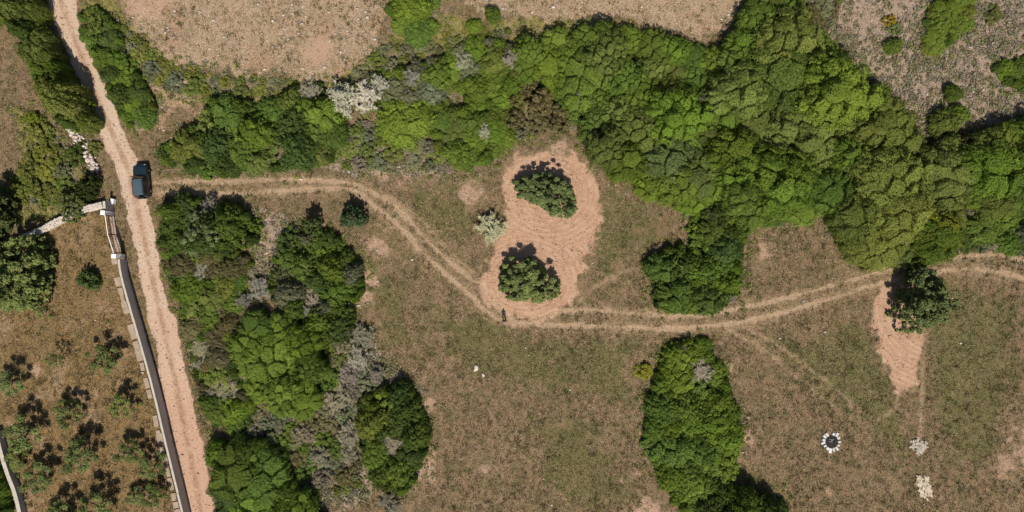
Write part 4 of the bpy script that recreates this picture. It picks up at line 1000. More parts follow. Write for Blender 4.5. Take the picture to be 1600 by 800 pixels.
OL = [  # crown px, py, r, height factor, kind, label
 (137, 437, 15, .80, 'carob', 'small dense round olive tree nearest the lower white gatepost'),
 (62, 487, 15, 1.15, 'sapling', 'thin grey olive sapling below the large loose tree'),
 (90, 562, 14, 1.1, 'sapling', 'thin sparse olive sapling in the middle of the orchard, above the large olives'),
 (163, 560, 25, .95, 'olive', 'olive tree beside the upper part of the long wall'),
 (17, 597, 22, 1.0, 'olive', 'olive tree at the left edge of the orchard'),
 (108, 645, 22, 1.1, 'olive', 'olive tree next to a small reddish bare spot'),
 (190, 634, 21, 1.0, 'olive', 'olive tree by the middle of the long wall'),
 (36, 677, 27, 1.2, 'olive', 'broad olive tree near the low wall at left'),
 (126, 710, 27, 1.1, 'olive', 'broad olive tree in the lower middle of the orchard'),
 (202, 705, 20, 1.0, 'olive', 'olive tree by the lower part of the long wall'),
 (62, 745, 25, 1.1, 'olive', 'olive tree beside the curve of the low wall'),
 (152, 795, 26, 1.2, 'olive', 'olive tree with a forked shadow at the bottom edge'),
 (92, 808, 26, 1.2, 'olive', 'olive tree cut by the bottom edge, left of the forked one'),
 (236, 728, 22, .9, 'olive', 'dense olive tree touching the long wall'),
 (240, 775, 20, .8, 'olive', 'olive bush against the long wall near the bottom edge'),
 (212, 775, 15, .7, 'olive', 'small olive bush left of the one against the wall at the bottom'),
 (26, 718, 20, .6, 'olive', 'low olive bush squeezed between the low wall and the broad olive'),
]
for i, (x, y, r, h, k, l) in enumerate(OL):
    plant('olive_tree', l, 'tree', k, x, y, r * 1.0, h * .95, (.085, .125, .035) if i == 0 else OLV, 'olive trees in the orchard', var=i)

# ------------------------------------------------------------------ walls and gate
def wall_run(pts, h, th, coping_over, label, name, mat=M_RENDERWALL, step=None):
    """base line pts (world) of the east face; returns thing with body and coping blocks"""
    t = thing(name, label, 'wall', (pts[0][0], pts[0][1], height(*pts[0])))
    o = Vector(t.location)
    body = MB(); cop = []
    for i in range(len(pts) - 1):
        a = Vector((*pts[i], 0)); b = Vector((*pts[i + 1], 0))
        d = (b - a).normalized(); nrm = Vector((-d.y, d.x, 0))
        if nrm.x > 0: nrm = -nrm          # thickness goes west
        zb = min(height(*pts[i]), height(*pts[i + 1])) - .25
        zt = max(height(*pts[i]), height(*pts[i + 1])) + h
        mid = (a + b) / 2 + nrm * th / 2
        M = Matrix.Rotation(math.atan2(d.y, d.x), 3, 'Z')
        body.box(mid + Vector((0, 0, (zb + zt) / 2)) - o, ((b - a).length + .02, th, zt - zb), M=M)
        n = max(1, round((b - a).length / 1.25))
        for k in range(n):
            c = a.lerp(b, (k + .5) / n) + nrm * th / 2
            q = MB(); q.box(Vector((c.x, c.y, zt + .035)) - o, ((b - a).length / n - .015, th + coping_over, .07), M=M)
            cop.append(q)
    body.build('wall_body', mat, t)
    for q in cop: q.build('coping', M_COPING, t)
    return t
WALL = smooth_line([(199, 405), (203, 432), (220, 495), (245, 585), (270, 690), (296, 795), (308, 850)], 3)
wall_run(W(WALL), 1.5, .20, .05, 'long straight grey rendered wall with pale coping between orchard and dirt road', 'boundary_wall')
LW = smooth_line([(6, 672), (14, 705), (24, 738), (34, 765), (42, 800), (48, 845)], 3)
wall_run(W(LW), .9, .42, .04, 'low curved grey wall with pale top in the bottom left corner', 'low_wall')

# concrete strip on the orchard side of the long wall
t = None
rb = random.Random(5)
L = smooth_line([(x - 19, y) for x, y in WALL], 6)
Lw = W(L)
p0 = Lw[0]
t = thing('concrete_strip', 'strip of beige concrete blocks along the orchard side of the long wall', 'strip', (p0[0], p0[1], height(*p0)))
dist = 0; nxt = 0
for i in range(len(Lw) - 1):
    a = Vector((*Lw[i], 0)); b = Vector((*Lw[i + 1], 0)); seg = (b - a).length; d = (b - a).normalized()
    while nxt < dist + seg:
        p = a + d * (nxt - dist)
        ln = rb.uniform(.7, 1.7); wd = rb.uniform(.45, .8)
        if rb.random() < .14: nxt += ln; continue
        q = MB(); z = height(p.x, p.y)
        q.box(Vector((p.x, p.y, z + .02)) - t.location, (ln - .05, wd, .22), rz=math.atan2(d.y, d.x) + rb.uniform(-.06, .06), taper=.96)
        q.build('block', M_BLOCK, t)
        nxt += ln
    dist += seg

# gateposts, wing wall, gate
def box_thing(name, label, cat, px, py, size, mat, rz=0, cap=None):
    x, y = at(px, py); z = height(x, y)
    t = thing(name, label, cat, (x, y, z), rz)
    q = MB(); q.box((0, 0, size[2] / 2 - .1), (size[0], size[1], size[2] + .2)); q.build('shaft', mat, t)
    if cap:
        q = MB(); q.box((0, 0, size[2] + .035), (size[0] + .08, size[1] + .08, .07), taper=.9); q.build('cap', M_PLASTER, t)
    return t
box_thing('gatepost', 'upper white square gatepost where the stone wall meets the gate', 'gatepost', 177, 334, (.46, .46, 2.05), M_PLASTER, math.radians(-6), True)
box_thing('gatepost', 'lower white square gatepost at the end of the long wall', 'gatepost', 194, 400, (.46, .46, 2.05), M_PLASTER, math.radians(-6), True)
box_thing('white_pillar', 'low white pillar beside the dirt road above the upper gatepost', 'pillar', 179, 315, (.42, .60, .55), M_PLASTER, math.radians(-12), None)
wall_run(W([(178, 316), (179, 330)]), 1.7, .25, .05, 'short grey wing wall between the upper gatepost and the low white pillar', 'wing_wall')

def gate():
    hx, hy = at(180, 338); gx, gy = at(184, 367); kx, ky = at(193, 395)
    t = thing('entrance_gate', 'brown two-leaf barred metal gate with pale top rail between the white gateposts', 'gate', (gx, gy, height(gx, gy)))
    o = Vector((gx, gy, 0)); z0 = .08; h = 1.85
    for (a, b) in (((hx, hy), (gx, gy + .03)), ((kx, ky), (gx, gy - .03))):
        a = Vector((*a, 0)) - o; b = Vector((*b, 0)) - o; d = (b - a).normalized(); ang = math.atan2(d.y, d.x)
        ln = (b - a).length
        lf = MB()
        for p in (a, b): lf.box(p + Vector((0, 0, z0 + h / 2)), (.07, .05, h), rz=ang)
        for zz in (z0 + .05, z0 + .55, z0 + 1.25): lf.box((a + b) / 2 + Vector((0, 0, zz)), (ln, .04, .06), rz=ang)
        leaf = lf.build('gate_leaf', M_GATE, t)
        q = MB(); q.box((a + b) / 2 + Vector((0, 0, z0 + h + .03)), (ln + .05, .085, .06), rz=ang); q.build('top_rail', M_RAIL, leaf)
        n = 15
        bm = MB(); bm.box((0, 0, 0), (.03, .03, h)); me = bm.mesh('gate_bar', M_GATE)
        for k in range(1, n):
            c = a.lerp(b, k / n)
            link('bar', me, leaf, (c.x, c.y, z0 + h / 2), (0, 0, ang))
    q = MB(); q.box(Vector((.09, 0, z0 + 1.0)), (.05, .16, .2)); q.build('lock', M_GATE, t)
gate()
x, y = at(182, 366)
t = thing('gate_threshold', 'row of pale paving slabs under the brown gate', 'threshold', (x, y, height(x, y)), math.radians(10))
for k in range(7):
    q = MB(); q.box((0, (k - 3) * .62, .0), (.75, .60, .10), rz=rb.uniform(-.02, .02)); q.build('slab', M_SLAB, t)

# stone wall running up-left from the gate
rs_ = np.random.RandomState(3)
def rock_mesh(seed, mat, squash=.7):
    r = np.random.RandomState(seed)
    v, f = ICO1
    v = v * (1 + .22 * r.normal(size=(len(v), 1)))
    v = np.sign(v) * np.abs(v) ** .8
    v[:, 2] *= squash
    return mesh_np('rock', v * .5, f, mat)
ROCKS = [rock_mesh(k, M_STONE) for k in range(6)]
SW = smooth_line([(22, 384), (60, 366), (95, 348), (125, 333), (150, 325), (166, 321)], 5)
SWw = W(SW)
t = thing('stone_wall', 'pale rough stone wall running from the gate to the large tree at left', 'wall', (*SWw[0], height(*SWw[0])))
o = Vector(t.location)
core = MB(); M_MORTAR = simple('lime_mortar', (.50, .43, .33), .95, .1, var=.25, scale=1.5, bump=.4)
for i in range(len(SWw) - 1):
    a = Vector((*SWw[i], 0)); b = Vector((*SWw[i + 1], 0)); d = b - a
    z = height(*SWw[i])
    core.box((a + b) / 2 + Vector((0, 0, z + .33)) - o, (d.length + .05, .62, 1.0), rz=math.atan2(d.y, d.x))
core.build('wall_core', M_MORTAR, t)
for i in range(len(SWw) - 1):
    a = Vector((*SWw[i], 0)); b = Vector((*SWw[i + 1], 0)); d = (b - a); n = Vector((-d.y, d.x, 0)).normalized()
    for k in range(2):
        for s in (-.24, .0, .24):
            p = a.lerp(b, (k + .5) / 2 + rb.uniform(-.08, .08)) + n * (s + rb.uniform(-.04, .04))
            c = link('stone', ROCKS[rb.randrange(6)], t, Vector((p.x, p.y, height(p.x, p.y) + .84 + rb.uniform(-.03, .05))) - o, (rb.uniform(-.2, .2), rb.uniform(-.2, .2), rb.random() * 6))
            c.scale = (rb.uniform(.28, .46), rb.uniform(.26, .40), rb.uniform(.22, .34))

# rubble heap between the hedge and the road
RB = smooth_line([(106, 188), (114, 202), (122, 216), (132, 228), (140, 244), (148, 258), (156, 268)], 6)
RBw = W(RB)
t = thing('rubble_heap', 'long heap of pale pink and grey rubble stones beside the dirt road above the gate', 'rubble', (*RBw[0], height(*RBw[0])))
o = Vector(t.location)
M_PINKSTONE = simple('pink_limestone', (.58, .46, .40), .9, .15, var=.35, scale=3, bump=.5)
ROCKS_P = [rock_mesh(30 + k, M_PINKSTONE) for k in range(4)]
for k in range(190):
    i = rb.randrange(len(RBw) - 1); u = rb.random()
    p = Vector((*RBw[i], 0)).lerp(Vector((*RBw[i + 1], 0)), u)
    w = .62 * math.sin(math.pi * min(1, max(0.12, (i + u) / len(RBw) * .85 + .12)))
    dx = rb.gauss(0, .5) * w
    p = p + Vector((dx, rb.gauss(0, .25), 0))
    s = rb.uniform(.16, .44)
    hz = max(0, .30 * (1 - abs(dx) / .8)) * rb.random()
    c = link('stone', rb.choice(ROCKS + ROCKS_P), t, Vector((p.x, p.y, height(p.x, p.y) + s * .2 + hz)) - o, (rb.random() * 6, rb.random() * 6, rb.random() * 6))
    c.scale = (s * rb.uniform(.8, 1.4), s, s * rb.uniform(.7, 1))

# ------------------------------------------------------------------ fire pit
def firepit():
    x, y = at(1299, 690); z = height(x, y)
    t = thing('fire_pit', 'round black fire pit ringed with white stone blocks in the lower right field', 'fire pit', (x, y, z))
    r = np.random.RandomState(8)
    mb = MB(); n = 26; R0 = .78
    ring0 = [Vector((math.cos(a) * R0 * (1 + .06 * math.sin(3 * a)), math.sin(a) * R0, .06)) for a in np.linspace(0, 2 * math.pi, n, endpoint=False)]
    ring1 = [v * .6 + Vector((0, 0, .0)) for v in ring0]
    for v in ring1: v.z = .035 + .02 * r.rand()
    low = [Vector((v.x, v.y, -.1)) for v in ring0]
    vs = low + ring0 + ring1 + [Vector((0, 0, .05))]
    fs = []
    for k in range(n):
        j = (k + 1) % n
        fs += [(k, j, n + j, n + k), (n + k, n + j, 2 * n + j, 2 * n + k), (2 * n + k, 2 * n + j, 3 * n)]
    mb.add(vs, fs); mb.build('ash_bed', M_ASH, t)
    rr = random.Random(4)
    M_WST = simple('white_limestone', (.56, .53, .49), .85, .2, var=.35, scale=4, bump=.3)
    for k in range(15):
        a = k / 15 * 2 * math.pi + rr.uniform(-.08, .08)
        if k in (4,): continue
        ln = rr.uniform(.32, .66); wd = rr.uniform(.20, .44); hh = rr.uniform(.14, .26)
        q = MB(); q.box((0, 0, hh / 2 - .04), (ln, wd, hh), taper=rr.uniform(.8, .95))
        ob = q.build('ring_stone', M_WST, t)
        ob.location = (math.cos(a) * (.80 + ln / 2 - .03), math.sin(a) * (.80 + ln / 2 - .03), 0)
        ob.rotation_euler = (rr.uniform(-.08, .08), rr.uniform(-.08, .08), a + rr.uniform(-.25, .25))
    for k in range(5):
        a = rr.random() * 6; p = Vector((rr.uniform(-.25, .25), rr.uniform(-.2, .25), .10))
        d = Vector((math.cos(a), math.sin(a), rr.uniform(-.04, .1))) * rr.uniform(.22, .42)
        q = MB(); q.tube([p - d, p, p + d], [.05, .055, .04], 6); q.build('charred_log', M_CHAR, t)
    for k in range(3):
        q = MB(); a = rr.random() * 6; p = Vector((rr.uniform(-.2, .1), rr.uniform(.0, .3), .16)); d = Vector((math.cos(a), math.sin(a), .05)) * .26
        q.tube([p - d, p + d], [.03, .025], 5); q.build('ash_grey_branch', simple('ash_grey_wood', (.3, .3, .3), .9), t)
firepit()

# single pale rocks one can pick out
for (px, py, s, l) in ((744, 574, .95, 'pale boulder in the brown field below the person, larger of two'), (755, 585, .62, 'small pale boulder in the brown field, lower right of the larger one'),
                       (401, 372, .75, 'white rock in the bare gap below the side track'), (40, 781, .55, 'small white rock beside the low wall at bottom left'),
                       (1043, 548, .8, 'pale pinkish rock pile stone at the top end of the long clump'), (27, 742, .5, 'small white rock just left of the low wall')):
    x, y = at(px, py)
    s *= .72
    o = thing('rock', l, 'rock', (x, y, height(x, y)), rb.random() * 6)
    c = link('stone', ROCKS[rb.randrange(6)], o, (0, 0, .14 * s)); c.scale = (s * .75, s, s * .8)
    c = link('stone', ROCKS[rb.randrange(6)], o, (.2 * s, .45 * s, .06 * s)); c.scale = (s * .6, s * .5, s * .6)

# ------------------------------------------------------------------ car
def car():
    x, y = at(226.5, 284.5)
    t = thing('parked_car', 'dark boxy off-road car with roof rails and rear spare wheel parked on the dirt road', 'car', (x, y, height(x, y) + .005), math.radians(4.5))
    def gloss(name, col, rough=.25, coat=.6, metal=0.0):
        n = NT(name); n.base(col, rough, .5, metal); n.bsdf.inputs['Coat Weight'].default_value = coat; n.bsdf.inputs['Coat Roughness'].default_value = .08
        return n.m
    M_P = gloss('car_paint', (.010, .020, .026), .3, .25); M_R = gloss('car_paint_sky_reflection', (.06, .085, .10), .38, .5)  # roof: same paint, colour lightened to hold the grey sky reflection
    M_G = gloss('car_glass', (.008, .011, .013), .06, 0); M_B = simple('black_plastic', (.02, .02, .021), .6, .3, var=.1)
    M_T = simple('tyre_rubber', (.018, .018, .018), .85, .1, var=.2); M_A = simple('alloy', (.5, .5, .52), .35, .5, .9, var=.05)
    M_HL = gloss('headlamp_glass', (.6, .62, .65), .1, .5); M_TL = gloss('tail_lamp', (.25, .01, .01), .2, .5); M_CH = simple('chrome', (.7, .7, .72), .15, .5, 1.0, var=.02)
    def loft(secs, name, mat, parent=t, smooth=False):
        mb = MB(); n = len(secs[0])
        vs = [v for s in secs for v in s]; fs = []
        for i in range(len(secs) - 1):
            for k in range(n):
                a = i * n + k; b = i * n + (k + 1) % n
                fs.append((a, b, b + n, a + n))
        fs.append(tuple(range(n))[::-1]); e = (len(secs) - 1) * n; fs.append(tuple(range(e, e + n)))
        mb.add(vs, fs); o = mb.build(name, mat, parent, smooth)
        bv = o.modifiers.new('edge', 'BEVEL'); bv.width = .035; bv.segments = 2; bv.limit_method = 'ANGLE'; bv.angle_limit = .5
        return o
    # lower body: cross-sections along y (front +y)
    def sec(yy, w, zb, zs, zt, wt):
        return [(-w * .93, yy, zb), (-w, yy, zb + .18), (-w, yy, zs - .06), (-wt, yy, zt), (wt, yy, zt), (w, yy, zs - .06), (w, yy, zb + .18), (w * .93, yy, zb)]
    loft([sec(-1.93, .80, .42, .98, 1.0, .74), sec(-1.6, .845, .36, 1.0, 1.02, .78), sec(-.2, .85, .34, 1.0, 1.02, .79), sec(.72, .85, .34, 1.0, 1.02, .79), sec(1.45, .835, .36, .96, .985, .74), sec(1.86, .80, .40, .88, .90, .70), sec(1.98, .74, .44, .80, .83, .66)], 'body', M_P)
    # bonnet panel
    loft([[(-.60, .80, 1.015), (-.50, .80, 1.045), (.50, .80, 1.045), (.60, .80, 1.015)], [(-.58, 1.5, .985), (-.48, 1.5, 1.012), (.48, 1.5, 1.012), (.58, 1.5, .985)], [(-.54, 1.86, .90), (-.45, 1.86, .925), (.45, 1.86, .925), (.54, 1.86, .90)]], 'bonnet', M_P)
    # cabin
    cab = loft([[(-.79, -1.86, 1.0), (-.66, -1.72, 1.70), (.66, -1.72, 1.70), (.79, -1.86, 1.0)], [(-.79, -.2, 1.0), (-.67, -.2, 1.74), (.67, -.2, 1.74), (.79, -.2, 1.0)], [(-.78, .80, 1.0), (-.64, .20, 1.70), (.64, .20, 1.70), (.78, .80, 1.0)]], 'cabin', M_P)
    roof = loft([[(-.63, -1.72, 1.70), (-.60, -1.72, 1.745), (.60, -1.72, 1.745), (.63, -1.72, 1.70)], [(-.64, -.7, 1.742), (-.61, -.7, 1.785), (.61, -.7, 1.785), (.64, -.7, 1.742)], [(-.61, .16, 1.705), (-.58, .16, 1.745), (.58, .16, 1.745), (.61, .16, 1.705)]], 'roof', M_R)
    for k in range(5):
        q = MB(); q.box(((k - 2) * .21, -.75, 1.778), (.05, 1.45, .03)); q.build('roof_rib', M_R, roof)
    def panel(pts, name, mat, parent=t, off=.012):
        pts = [Vector(p) for p in pts]; n = (pts[1] - pts[0]).cross(pts[2] - pts[0]).normalized()
        mb = MB(); k = len(pts)
        mb.add([p + n * off for p in pts] + [p - n * .02 for p in pts], [tuple(range(k)), tuple(range(2 * k - 1, k - 1, -1))] + [(i, (i + k), (i + 1) % k + k, (i + 1) % k)[::-1] for i in range(k)])
        return mb.build(name, mat, parent)
    panel([(-.70, .735, 1.07), (.70, .735, 1.07), (.595, .245, 1.655), (-.595, .245, 1.655)], 'windscreen', M_G)
    panel([(.64, -1.845, 1.10), (-.64, -1.845, 1.10), (-.57, -1.735, 1.64), (.57, -1.735, 1.64)], 'rear_window', M_G)
    for s in (-1, 1):
        def side(ys_, name):
            ya, yb, yc, yd = ys_
            p = [(s * .783, ya, 1.06), (s * .783, yb, 1.06), (s * .682, yc, 1.63), (s * .682, yd, 1.63)]
            if s < 0: p = p[::-1]
            return panel(p, name, M_G)
        side((-.30, .62, .22, -.30), 'side_window'); side((-1.02, -.38, -.38, -1.02), 'side_window'); side((-1.70, -1.10, -1.10, -1.62), 'side_window')
        for (ya, yb) in ((-.36, .70), (-1.05, -.40)):
            p = [(s * .851, ya, .45), (s * .851, yb, .45), (s * .851, yb, .93), (s * .851, ya, .93)]
            if s < 0: p = p[::-1]
            d = panel(p, 'door', M_P, off=.008)
            q = MB(); q.box((s * .872, ya + .12, .86), (.03, .16, .035)); q.build('handle', M_B, d)
        q = MB(); q.box((s * .95, .58, 1.10), (.17, .10, .17)); q.box((s * .86, .60, 1.06), (.10, .05, .05)); q.build('mirror', M_B, t)
        q = MB(); q.tube([(s * .56, -1.6, 1.76), (s * .57, -1.5, 1.82), (s * .57, -.05, 1.83), (s * .55, .08, 1.75)], .022, 6); q.build('roof_rail', M_B, t)
        q = MB(); q.box((s * .58, 1.96, .74), (.22, .09, .17)); q.build('headlight', M_HL, t)
        q = MB(); q.box((s * .70, -1.93, .86), (.16, .06, .30)); q.build('tail_light', M_TL, t)
        q = MB(); q.box((s * .80, -.18, .36), (.16, 1.5, .07)); q.build('side_step', M_B, t)
        for yy in (1.28, -1.22):
            a = MB(); pts = [(s * .84, yy + .44 * math.cos(u), .36 + .44 * math.sin(u)) for u in np.linspace(0, math.pi, 9)]
            a.tube(pts, .055, 5); a.build('wheel_arch', M_B, t)
            w = MB(); prof = [(.18, -.09), (.30, -.11), (.34, -.08), (.355, 0), (.34, .08), (.30, .11), (.18, .09)]; n = 24; vs = []; fs = []
            for k in range(n):
                u = 2 * math.pi * k / n
                for (r_, o_) in prof: vs.append((s * .76 + o_, yy + r_ * math.cos(u), .355 + r_ * math.sin(u)))
            m = len(prof)
            for k in range(n):
                for j in range(m - 1): fs.append((k * m + j, k * m + j + 1, ((k + 1) % n) * m + j + 1, ((k + 1) % n) * m + j))
            w.add(vs, fs); rim = MB(); rim.tube([(s * .70, yy, .355), (s * .845, yy, .355)], [.19, .185], 18)
            rim.tube([(s * .84, yy, .355), (s * .862, yy, .355)], [.06, .05], 10)
            hub = rim.build('wheel', M_A, t); w.build('tyre', M_T, hub, True)
    q = MB(); q.box((0, 2.02, .52), (1.52, .17, .22), taper=.95); q.build('front_bumper', M_B, t)
    q = MB(); q.box((0, 1.985, .73), (.80, .05, .15)); q.build('grille', M_B, t)
    q = MB(); q.box((0, -2.0, .50), (1.52, .17, .20), taper=.95); q.build('rear_bumper', M_CH, t)
    q = MB(); q.box((.0, 2.112, .55), (.5, .015, .11)); q.build('number_plate', M_HL, t)
    sp = MB(); sp.tube([(0, -1.95, .90), (0, -2.13, .90)], [.335, .335], 22); sw = sp.build('spare_wheel', M_T, t)
    q = MB(); q.tube([(0, -2.125, .90), (0, -2.15, .90)], [.25, .22], 20); q.build('wheel_cover', M_CH, sw)
    q = MB(); q.box((0, 1.5, .40), (.6, .5, .12)); q.box((0, 0, .36), (.7, 3.0, .14)); q.box((0, 1.28, .355), (1.4, .09, .09)); q.box((0, -1.22, .355), (1.4, .09, .09)); q.build('chassis', M_B, t)
    q = MB(); q.tube([(.62, .35, 1.72), (.64, .15, 2.2)], .008, 5); q.build('antenna', M_B, t)
car()

# ------------------------------------------------------------------ person
def person():
    x, y = at(788, 499.5)
    t = thing('person', 'person in dark clothes standing at the lower edge of the ploughed patch', 'person', (x, y, height(x, y)), math.radians(178))
    # facing +y locally; joints
    J = {'pel': (0, 0, .96), 'waist': (0, .01, 1.10), 'chest': (0, .015, 1.32), 'neck': (0, .0, 1.47), 'head0': (0, .015, 1.545), 'head1': (0, .02, 1.66),
         'sl': (-.17, 0, 1.40), 'el': (-.25, .04, 1.14), 'wl': (-.17, .24, 1.05), 'sr': (.17, 0, 1.40), 'er': (.25, .04, 1.14), 'wr': (.17, .24, 1.05),
         'hl': (-.095, 0, .90), 'kl': (-.13, .02, .49), 'al': (-.15, -.02, .09), 'fl': (-.17, .15, .04), 'hr': (.095, 0, .90), 'kr': (.13, .02, .49), 'ar': (.15, -.02, .09), 'fr': (.17, .15, .04)}
    Rr = {'pel': (.15, .11), 'waist': (.135, .10), 'chest': (.16, .115), 'neck': (.055, .055), 'head0': (.075, .085), 'head1': (.085, .10), 'sl': (.065, .065), 'el': (.043, .043), 'wl': (.03, .03), 'sr': (.065, .065), 'er': (.043, .043), 'wr': (.03, .03),
          'hl': (.105, .105), 'kl': (.078, .078), 'al': (.058, .058), 'fl': (.04, .03), 'hr': (.105, .105), 'kr': (.078, .078), 'ar': (.058, .058), 'fr': (.04, .03)}
    E = [('pel', 'waist'), ('waist', 'chest'), ('chest', 'neck'), ('neck', 'head0'), ('head0', 'head1'), ('chest', 'sl'), ('sl', 'el'), ('el', 'wl'), ('chest', 'sr'), ('sr', 'er'), ('er', 'wr'), ('pel', 'hl'), ('hl', 'kl'), ('kl', 'al'), ('al', 'fl'), ('pel', 'hr'), ('hr', 'kr'), ('kr', 'ar'), ('ar', 'fr')]
    names = list(J)
    # hands: palm and five fingers as chains from each wrist
    for s, w in ((-1, 'wl'), (1, 'wr')):
        b = Vector(J[w]); p = 'p' + w
        J[p] = tuple(b + Vector((-s * .03, .07, .0))); Rr[p] = (.036, .018); E.append((w, p))
        for k in range(4):
            q = Vector(J[p]) + Vector((-s * (.02 - .0), .02, .03 - .02 * k)); J[p + 'a%d' % k] = tuple(q + Vector((-s * .02, .02, 0))); Rr[p + 'a%d' % k] = (.009, .009)
            J[p + 'b%d' % k] = tuple(q + Vector((-s * .055, .03 - .003 * k, -.004))); Rr[p + 'b%d' % k] = (.008, .008)
            E += [(p, p + 'a%d' % k), (p + 'a%d' % k, p + 'b%d' % k)]
        J[p + 't'] = tuple(b + Vector((-s * .03, .05, .045))); Rr[p + 't'] = (.010, .010); E.append((w, p + 't'))
        J[p + 'u'] = tuple(b + Vector((-s * .05, .075, .055))); Rr[p + 'u'] = (.009, .009); E.append((p + 't', p + 'u'))
    names = list(J)
    me = bpy.data.meshes.new('body'); me.from_pydata([J[n] for n in names], [(names.index(a), names.index(b)) for a, b in E], [])
    M_CL = NT('dark_clothes_and_skin'); co = M_CL.coord('Object'); sx = M_CL.n.new('ShaderNodeSeparateXYZ'); M_CL.l.new(co, sx.inputs[0])
    head = M_CL.step(sx.outputs[2], 1.475, 1.485); hand = M_CL.step(sx.outputs[1], .245, .255)
    legs = M_CL.step(sx.outputs[2], .93, .95)
    c = M_CL.mix(legs, (.018, .019, .024), (.014, .014, .015)); c = M_CL.mix(M_CL.math('MAXIMUM', head, hand), c, (.36, .2, .13))
    M_CL.base(c, .85, .15)
    me.materials.append(M_CL.m)
    o = link('body', me, t)
    sk = o.modifiers.new('skin', 'SKIN')
    for i, n in enumerate(names):
        me.skin_vertices[0].data[i].radius = Rr[n]
        me.skin_vertices[0].data[i].use_root = (n == 'pel')
    sub = o.modifiers.new('sub', 'SUBSURF'); sub.levels = 2; sub.render_levels = 2
    M_H = simple('dark_hair', (.012, .010, .009), .7, .3, var=.3, scale=20)
    iv, jf = ico(2)
    hv = iv * np.array([.098, .118, .118]); hv[:, 2] = np.where((hv[:, 1] > .04) & (hv[:, 2] < .05), .05 + hv[:, 2] * .1, hv[:, 2])
    hv += np.array([0, -.005, 1.655])
    link('hair', mesh_np('hair', hv, jf, M_H, True), t)
    f = MB(); M_S = simple('skin', (.36, .2, .13), .6, .3, var=.05)
    f.box((0, .128, 1.625), (.026, .03, .045), taper=.6); f.build('nose', M_S, t)
    for s in (-1, 1):
        q = MB(); q.box((s * .10, .01, 1.62), (.02, .04, .06)); q.build('ear', M_S, t)
        q = MB(); q.tube([(s * .034, .112, 1.648), (s * .034, .122, 1.648)], [.011, .008], 8); q.build('eye', M_H, t)
        q = MB(); q.tube([(s * .15, -.07, .045), (s * .155, .05, .055), (s * .165, .2, .035)], [.046, .052, .04], 8); q.build('shoe', M_CL.m if 0 else M_H, t, True)
    q = MB(); q.tube([(-.025, .112, 1.578), (0, .118, 1.576), (.025, .112, 1.578)], .006, 5); q.build('mouth', simple('lips', (.3, .1, .08), .5), t)
person()

# ------------------------------------------------------------------ grass, low scrub and field stones (uncountable)
def scatter(n, seed):
    r = np.random.RandomState(seed)
    x = r.uniform(-70, 70, n); y = r.uniform(-38, 38, n)
    return x, y, r
def sample(mask, x, y):
    i = np.clip(((x - GX0) / GS).astype(int), 0, nx_ - 2); j = np.clip(((y - GY0) / GS).astype(int), 0, ny_ - 2)
    return mask[j, i]
def sheet_z(x, y):
    u = (x - GX0) / GS; v = (y - GY0) / GS
    i = np.clip(u.astype(int), 0, nx_ - 2); j = np.clip(v.astype(int), 0, ny_ - 2); fu = u - i; fv = v - j
    return (Hh[j, i] * (1 - fu) + Hh[j, i + 1] * fu) * (1 - fv) + (Hh[j + 1, i] * (1 - fu) + Hh[j + 1, i + 1] * fu) * fv
def blades(name, x, y, r, per, hmin, hmax, wid, spread, cols):
    n = len(x); N = n * per
    bx = np.repeat(x, per) + r.normal(size=N) * spread; by = np.repeat(y, per) + r.normal(size=N) * spread
    a = r.rand(N) * 2 * np.pi; hgt = r.uniform(hmin, hmax, N); lean = r.uniform(.4, 1.3, N) * hgt
    la = r.rand(N) * 2 * np.pi
    z = sheet_z(bx, by) - .02
    w = wid * r.uniform(.6, 1.4, N)
    p0 = np.stack([bx - np.cos(a) * w, by - np.sin(a) * w, z], -1)
    p1 = np.stack([bx + np.cos(a) * w, by + np.sin(a) * w, z], -1)
    p2 = np.stack([bx + np.cos(la) * lean, by + np.sin(la) * lean, z + hgt], -1)
    V = np.stack([p0, p1, p2], 1).reshape(-1, 3); F = np.arange(3 * N).reshape(N, 3)
    me = mesh_np(name, V, F, M_GRASS)
    c = np.repeat(cols, per, 0) * r.uniform(.7, 1.3, (N, 1))
    face_col(me, 'tint', c)
    return link(name, me, kind='stuff')
busy = np.maximum.reduce([Z['road'], Z['till'] * .93, np.clip(Z['rut'] * 1.3, 0, 1) * .85, Z['litter'] * .5, Z['bare'] * .8])
def mixcol(f, a, b):
    return np.array(a)[None] * (1 - f[:, None]) + np.array(b)[None] * f[:, None]
x, y, r = scatter(125000, 1)
b = sample(busy, x, y); k = r.rand(len(x)) > b
k &= (r.rand(len(x)) < .35 + .65 * (1 - sample(np.maximum(Z['stony'], Z['garr']), x, y)))
x, y = x[k], y[k]
gmask = np.clip(fbm(x, y, 5.0, 4) * 1.6 - .55 + .5 * sample(Z['green'], x, y), 0, 1)
gmask = (gmask * .58 > r.rand(len(x))).astype(float) * r.uniform(.6, 1, len(x))
straw = r.rand(len(x)) ** 2
cols = mixcol(straw, (.150, .100, .056), (.38, .275, .16))
cols = cols * (1 - gmask[:, None]) + mixcol(r.rand(len(x)), (.060, .070, .018), (.155, .155, .045)) * gmask[:, None]
yl = (sample(Z['yell'], x, y) * .75 > r.rand(len(x))).astype(float)
cols = cols * (1 - yl[:, None]) + mixcol(r.rand(len(x)), (.15, .14, .03), (.30, .26, .07)) * yl[:, None]
g = blades('dry_grass', x, y, r, 5, .08, .26, .035, .12, cols)
g['label'] = 'short dry brown and olive grass covering the fields'; g['category'] = 'grass'
x2, y2, r2 = scatter(26000, 17)
k2 = (sample(busy, x2, y2) < .45) & (r2.rand(len(x2)) < np.clip(fbm(x2, y2, 2.5, 51) * 2.6 - .85, .05, 1))
x2, y2 = x2[k2], y2[k2]
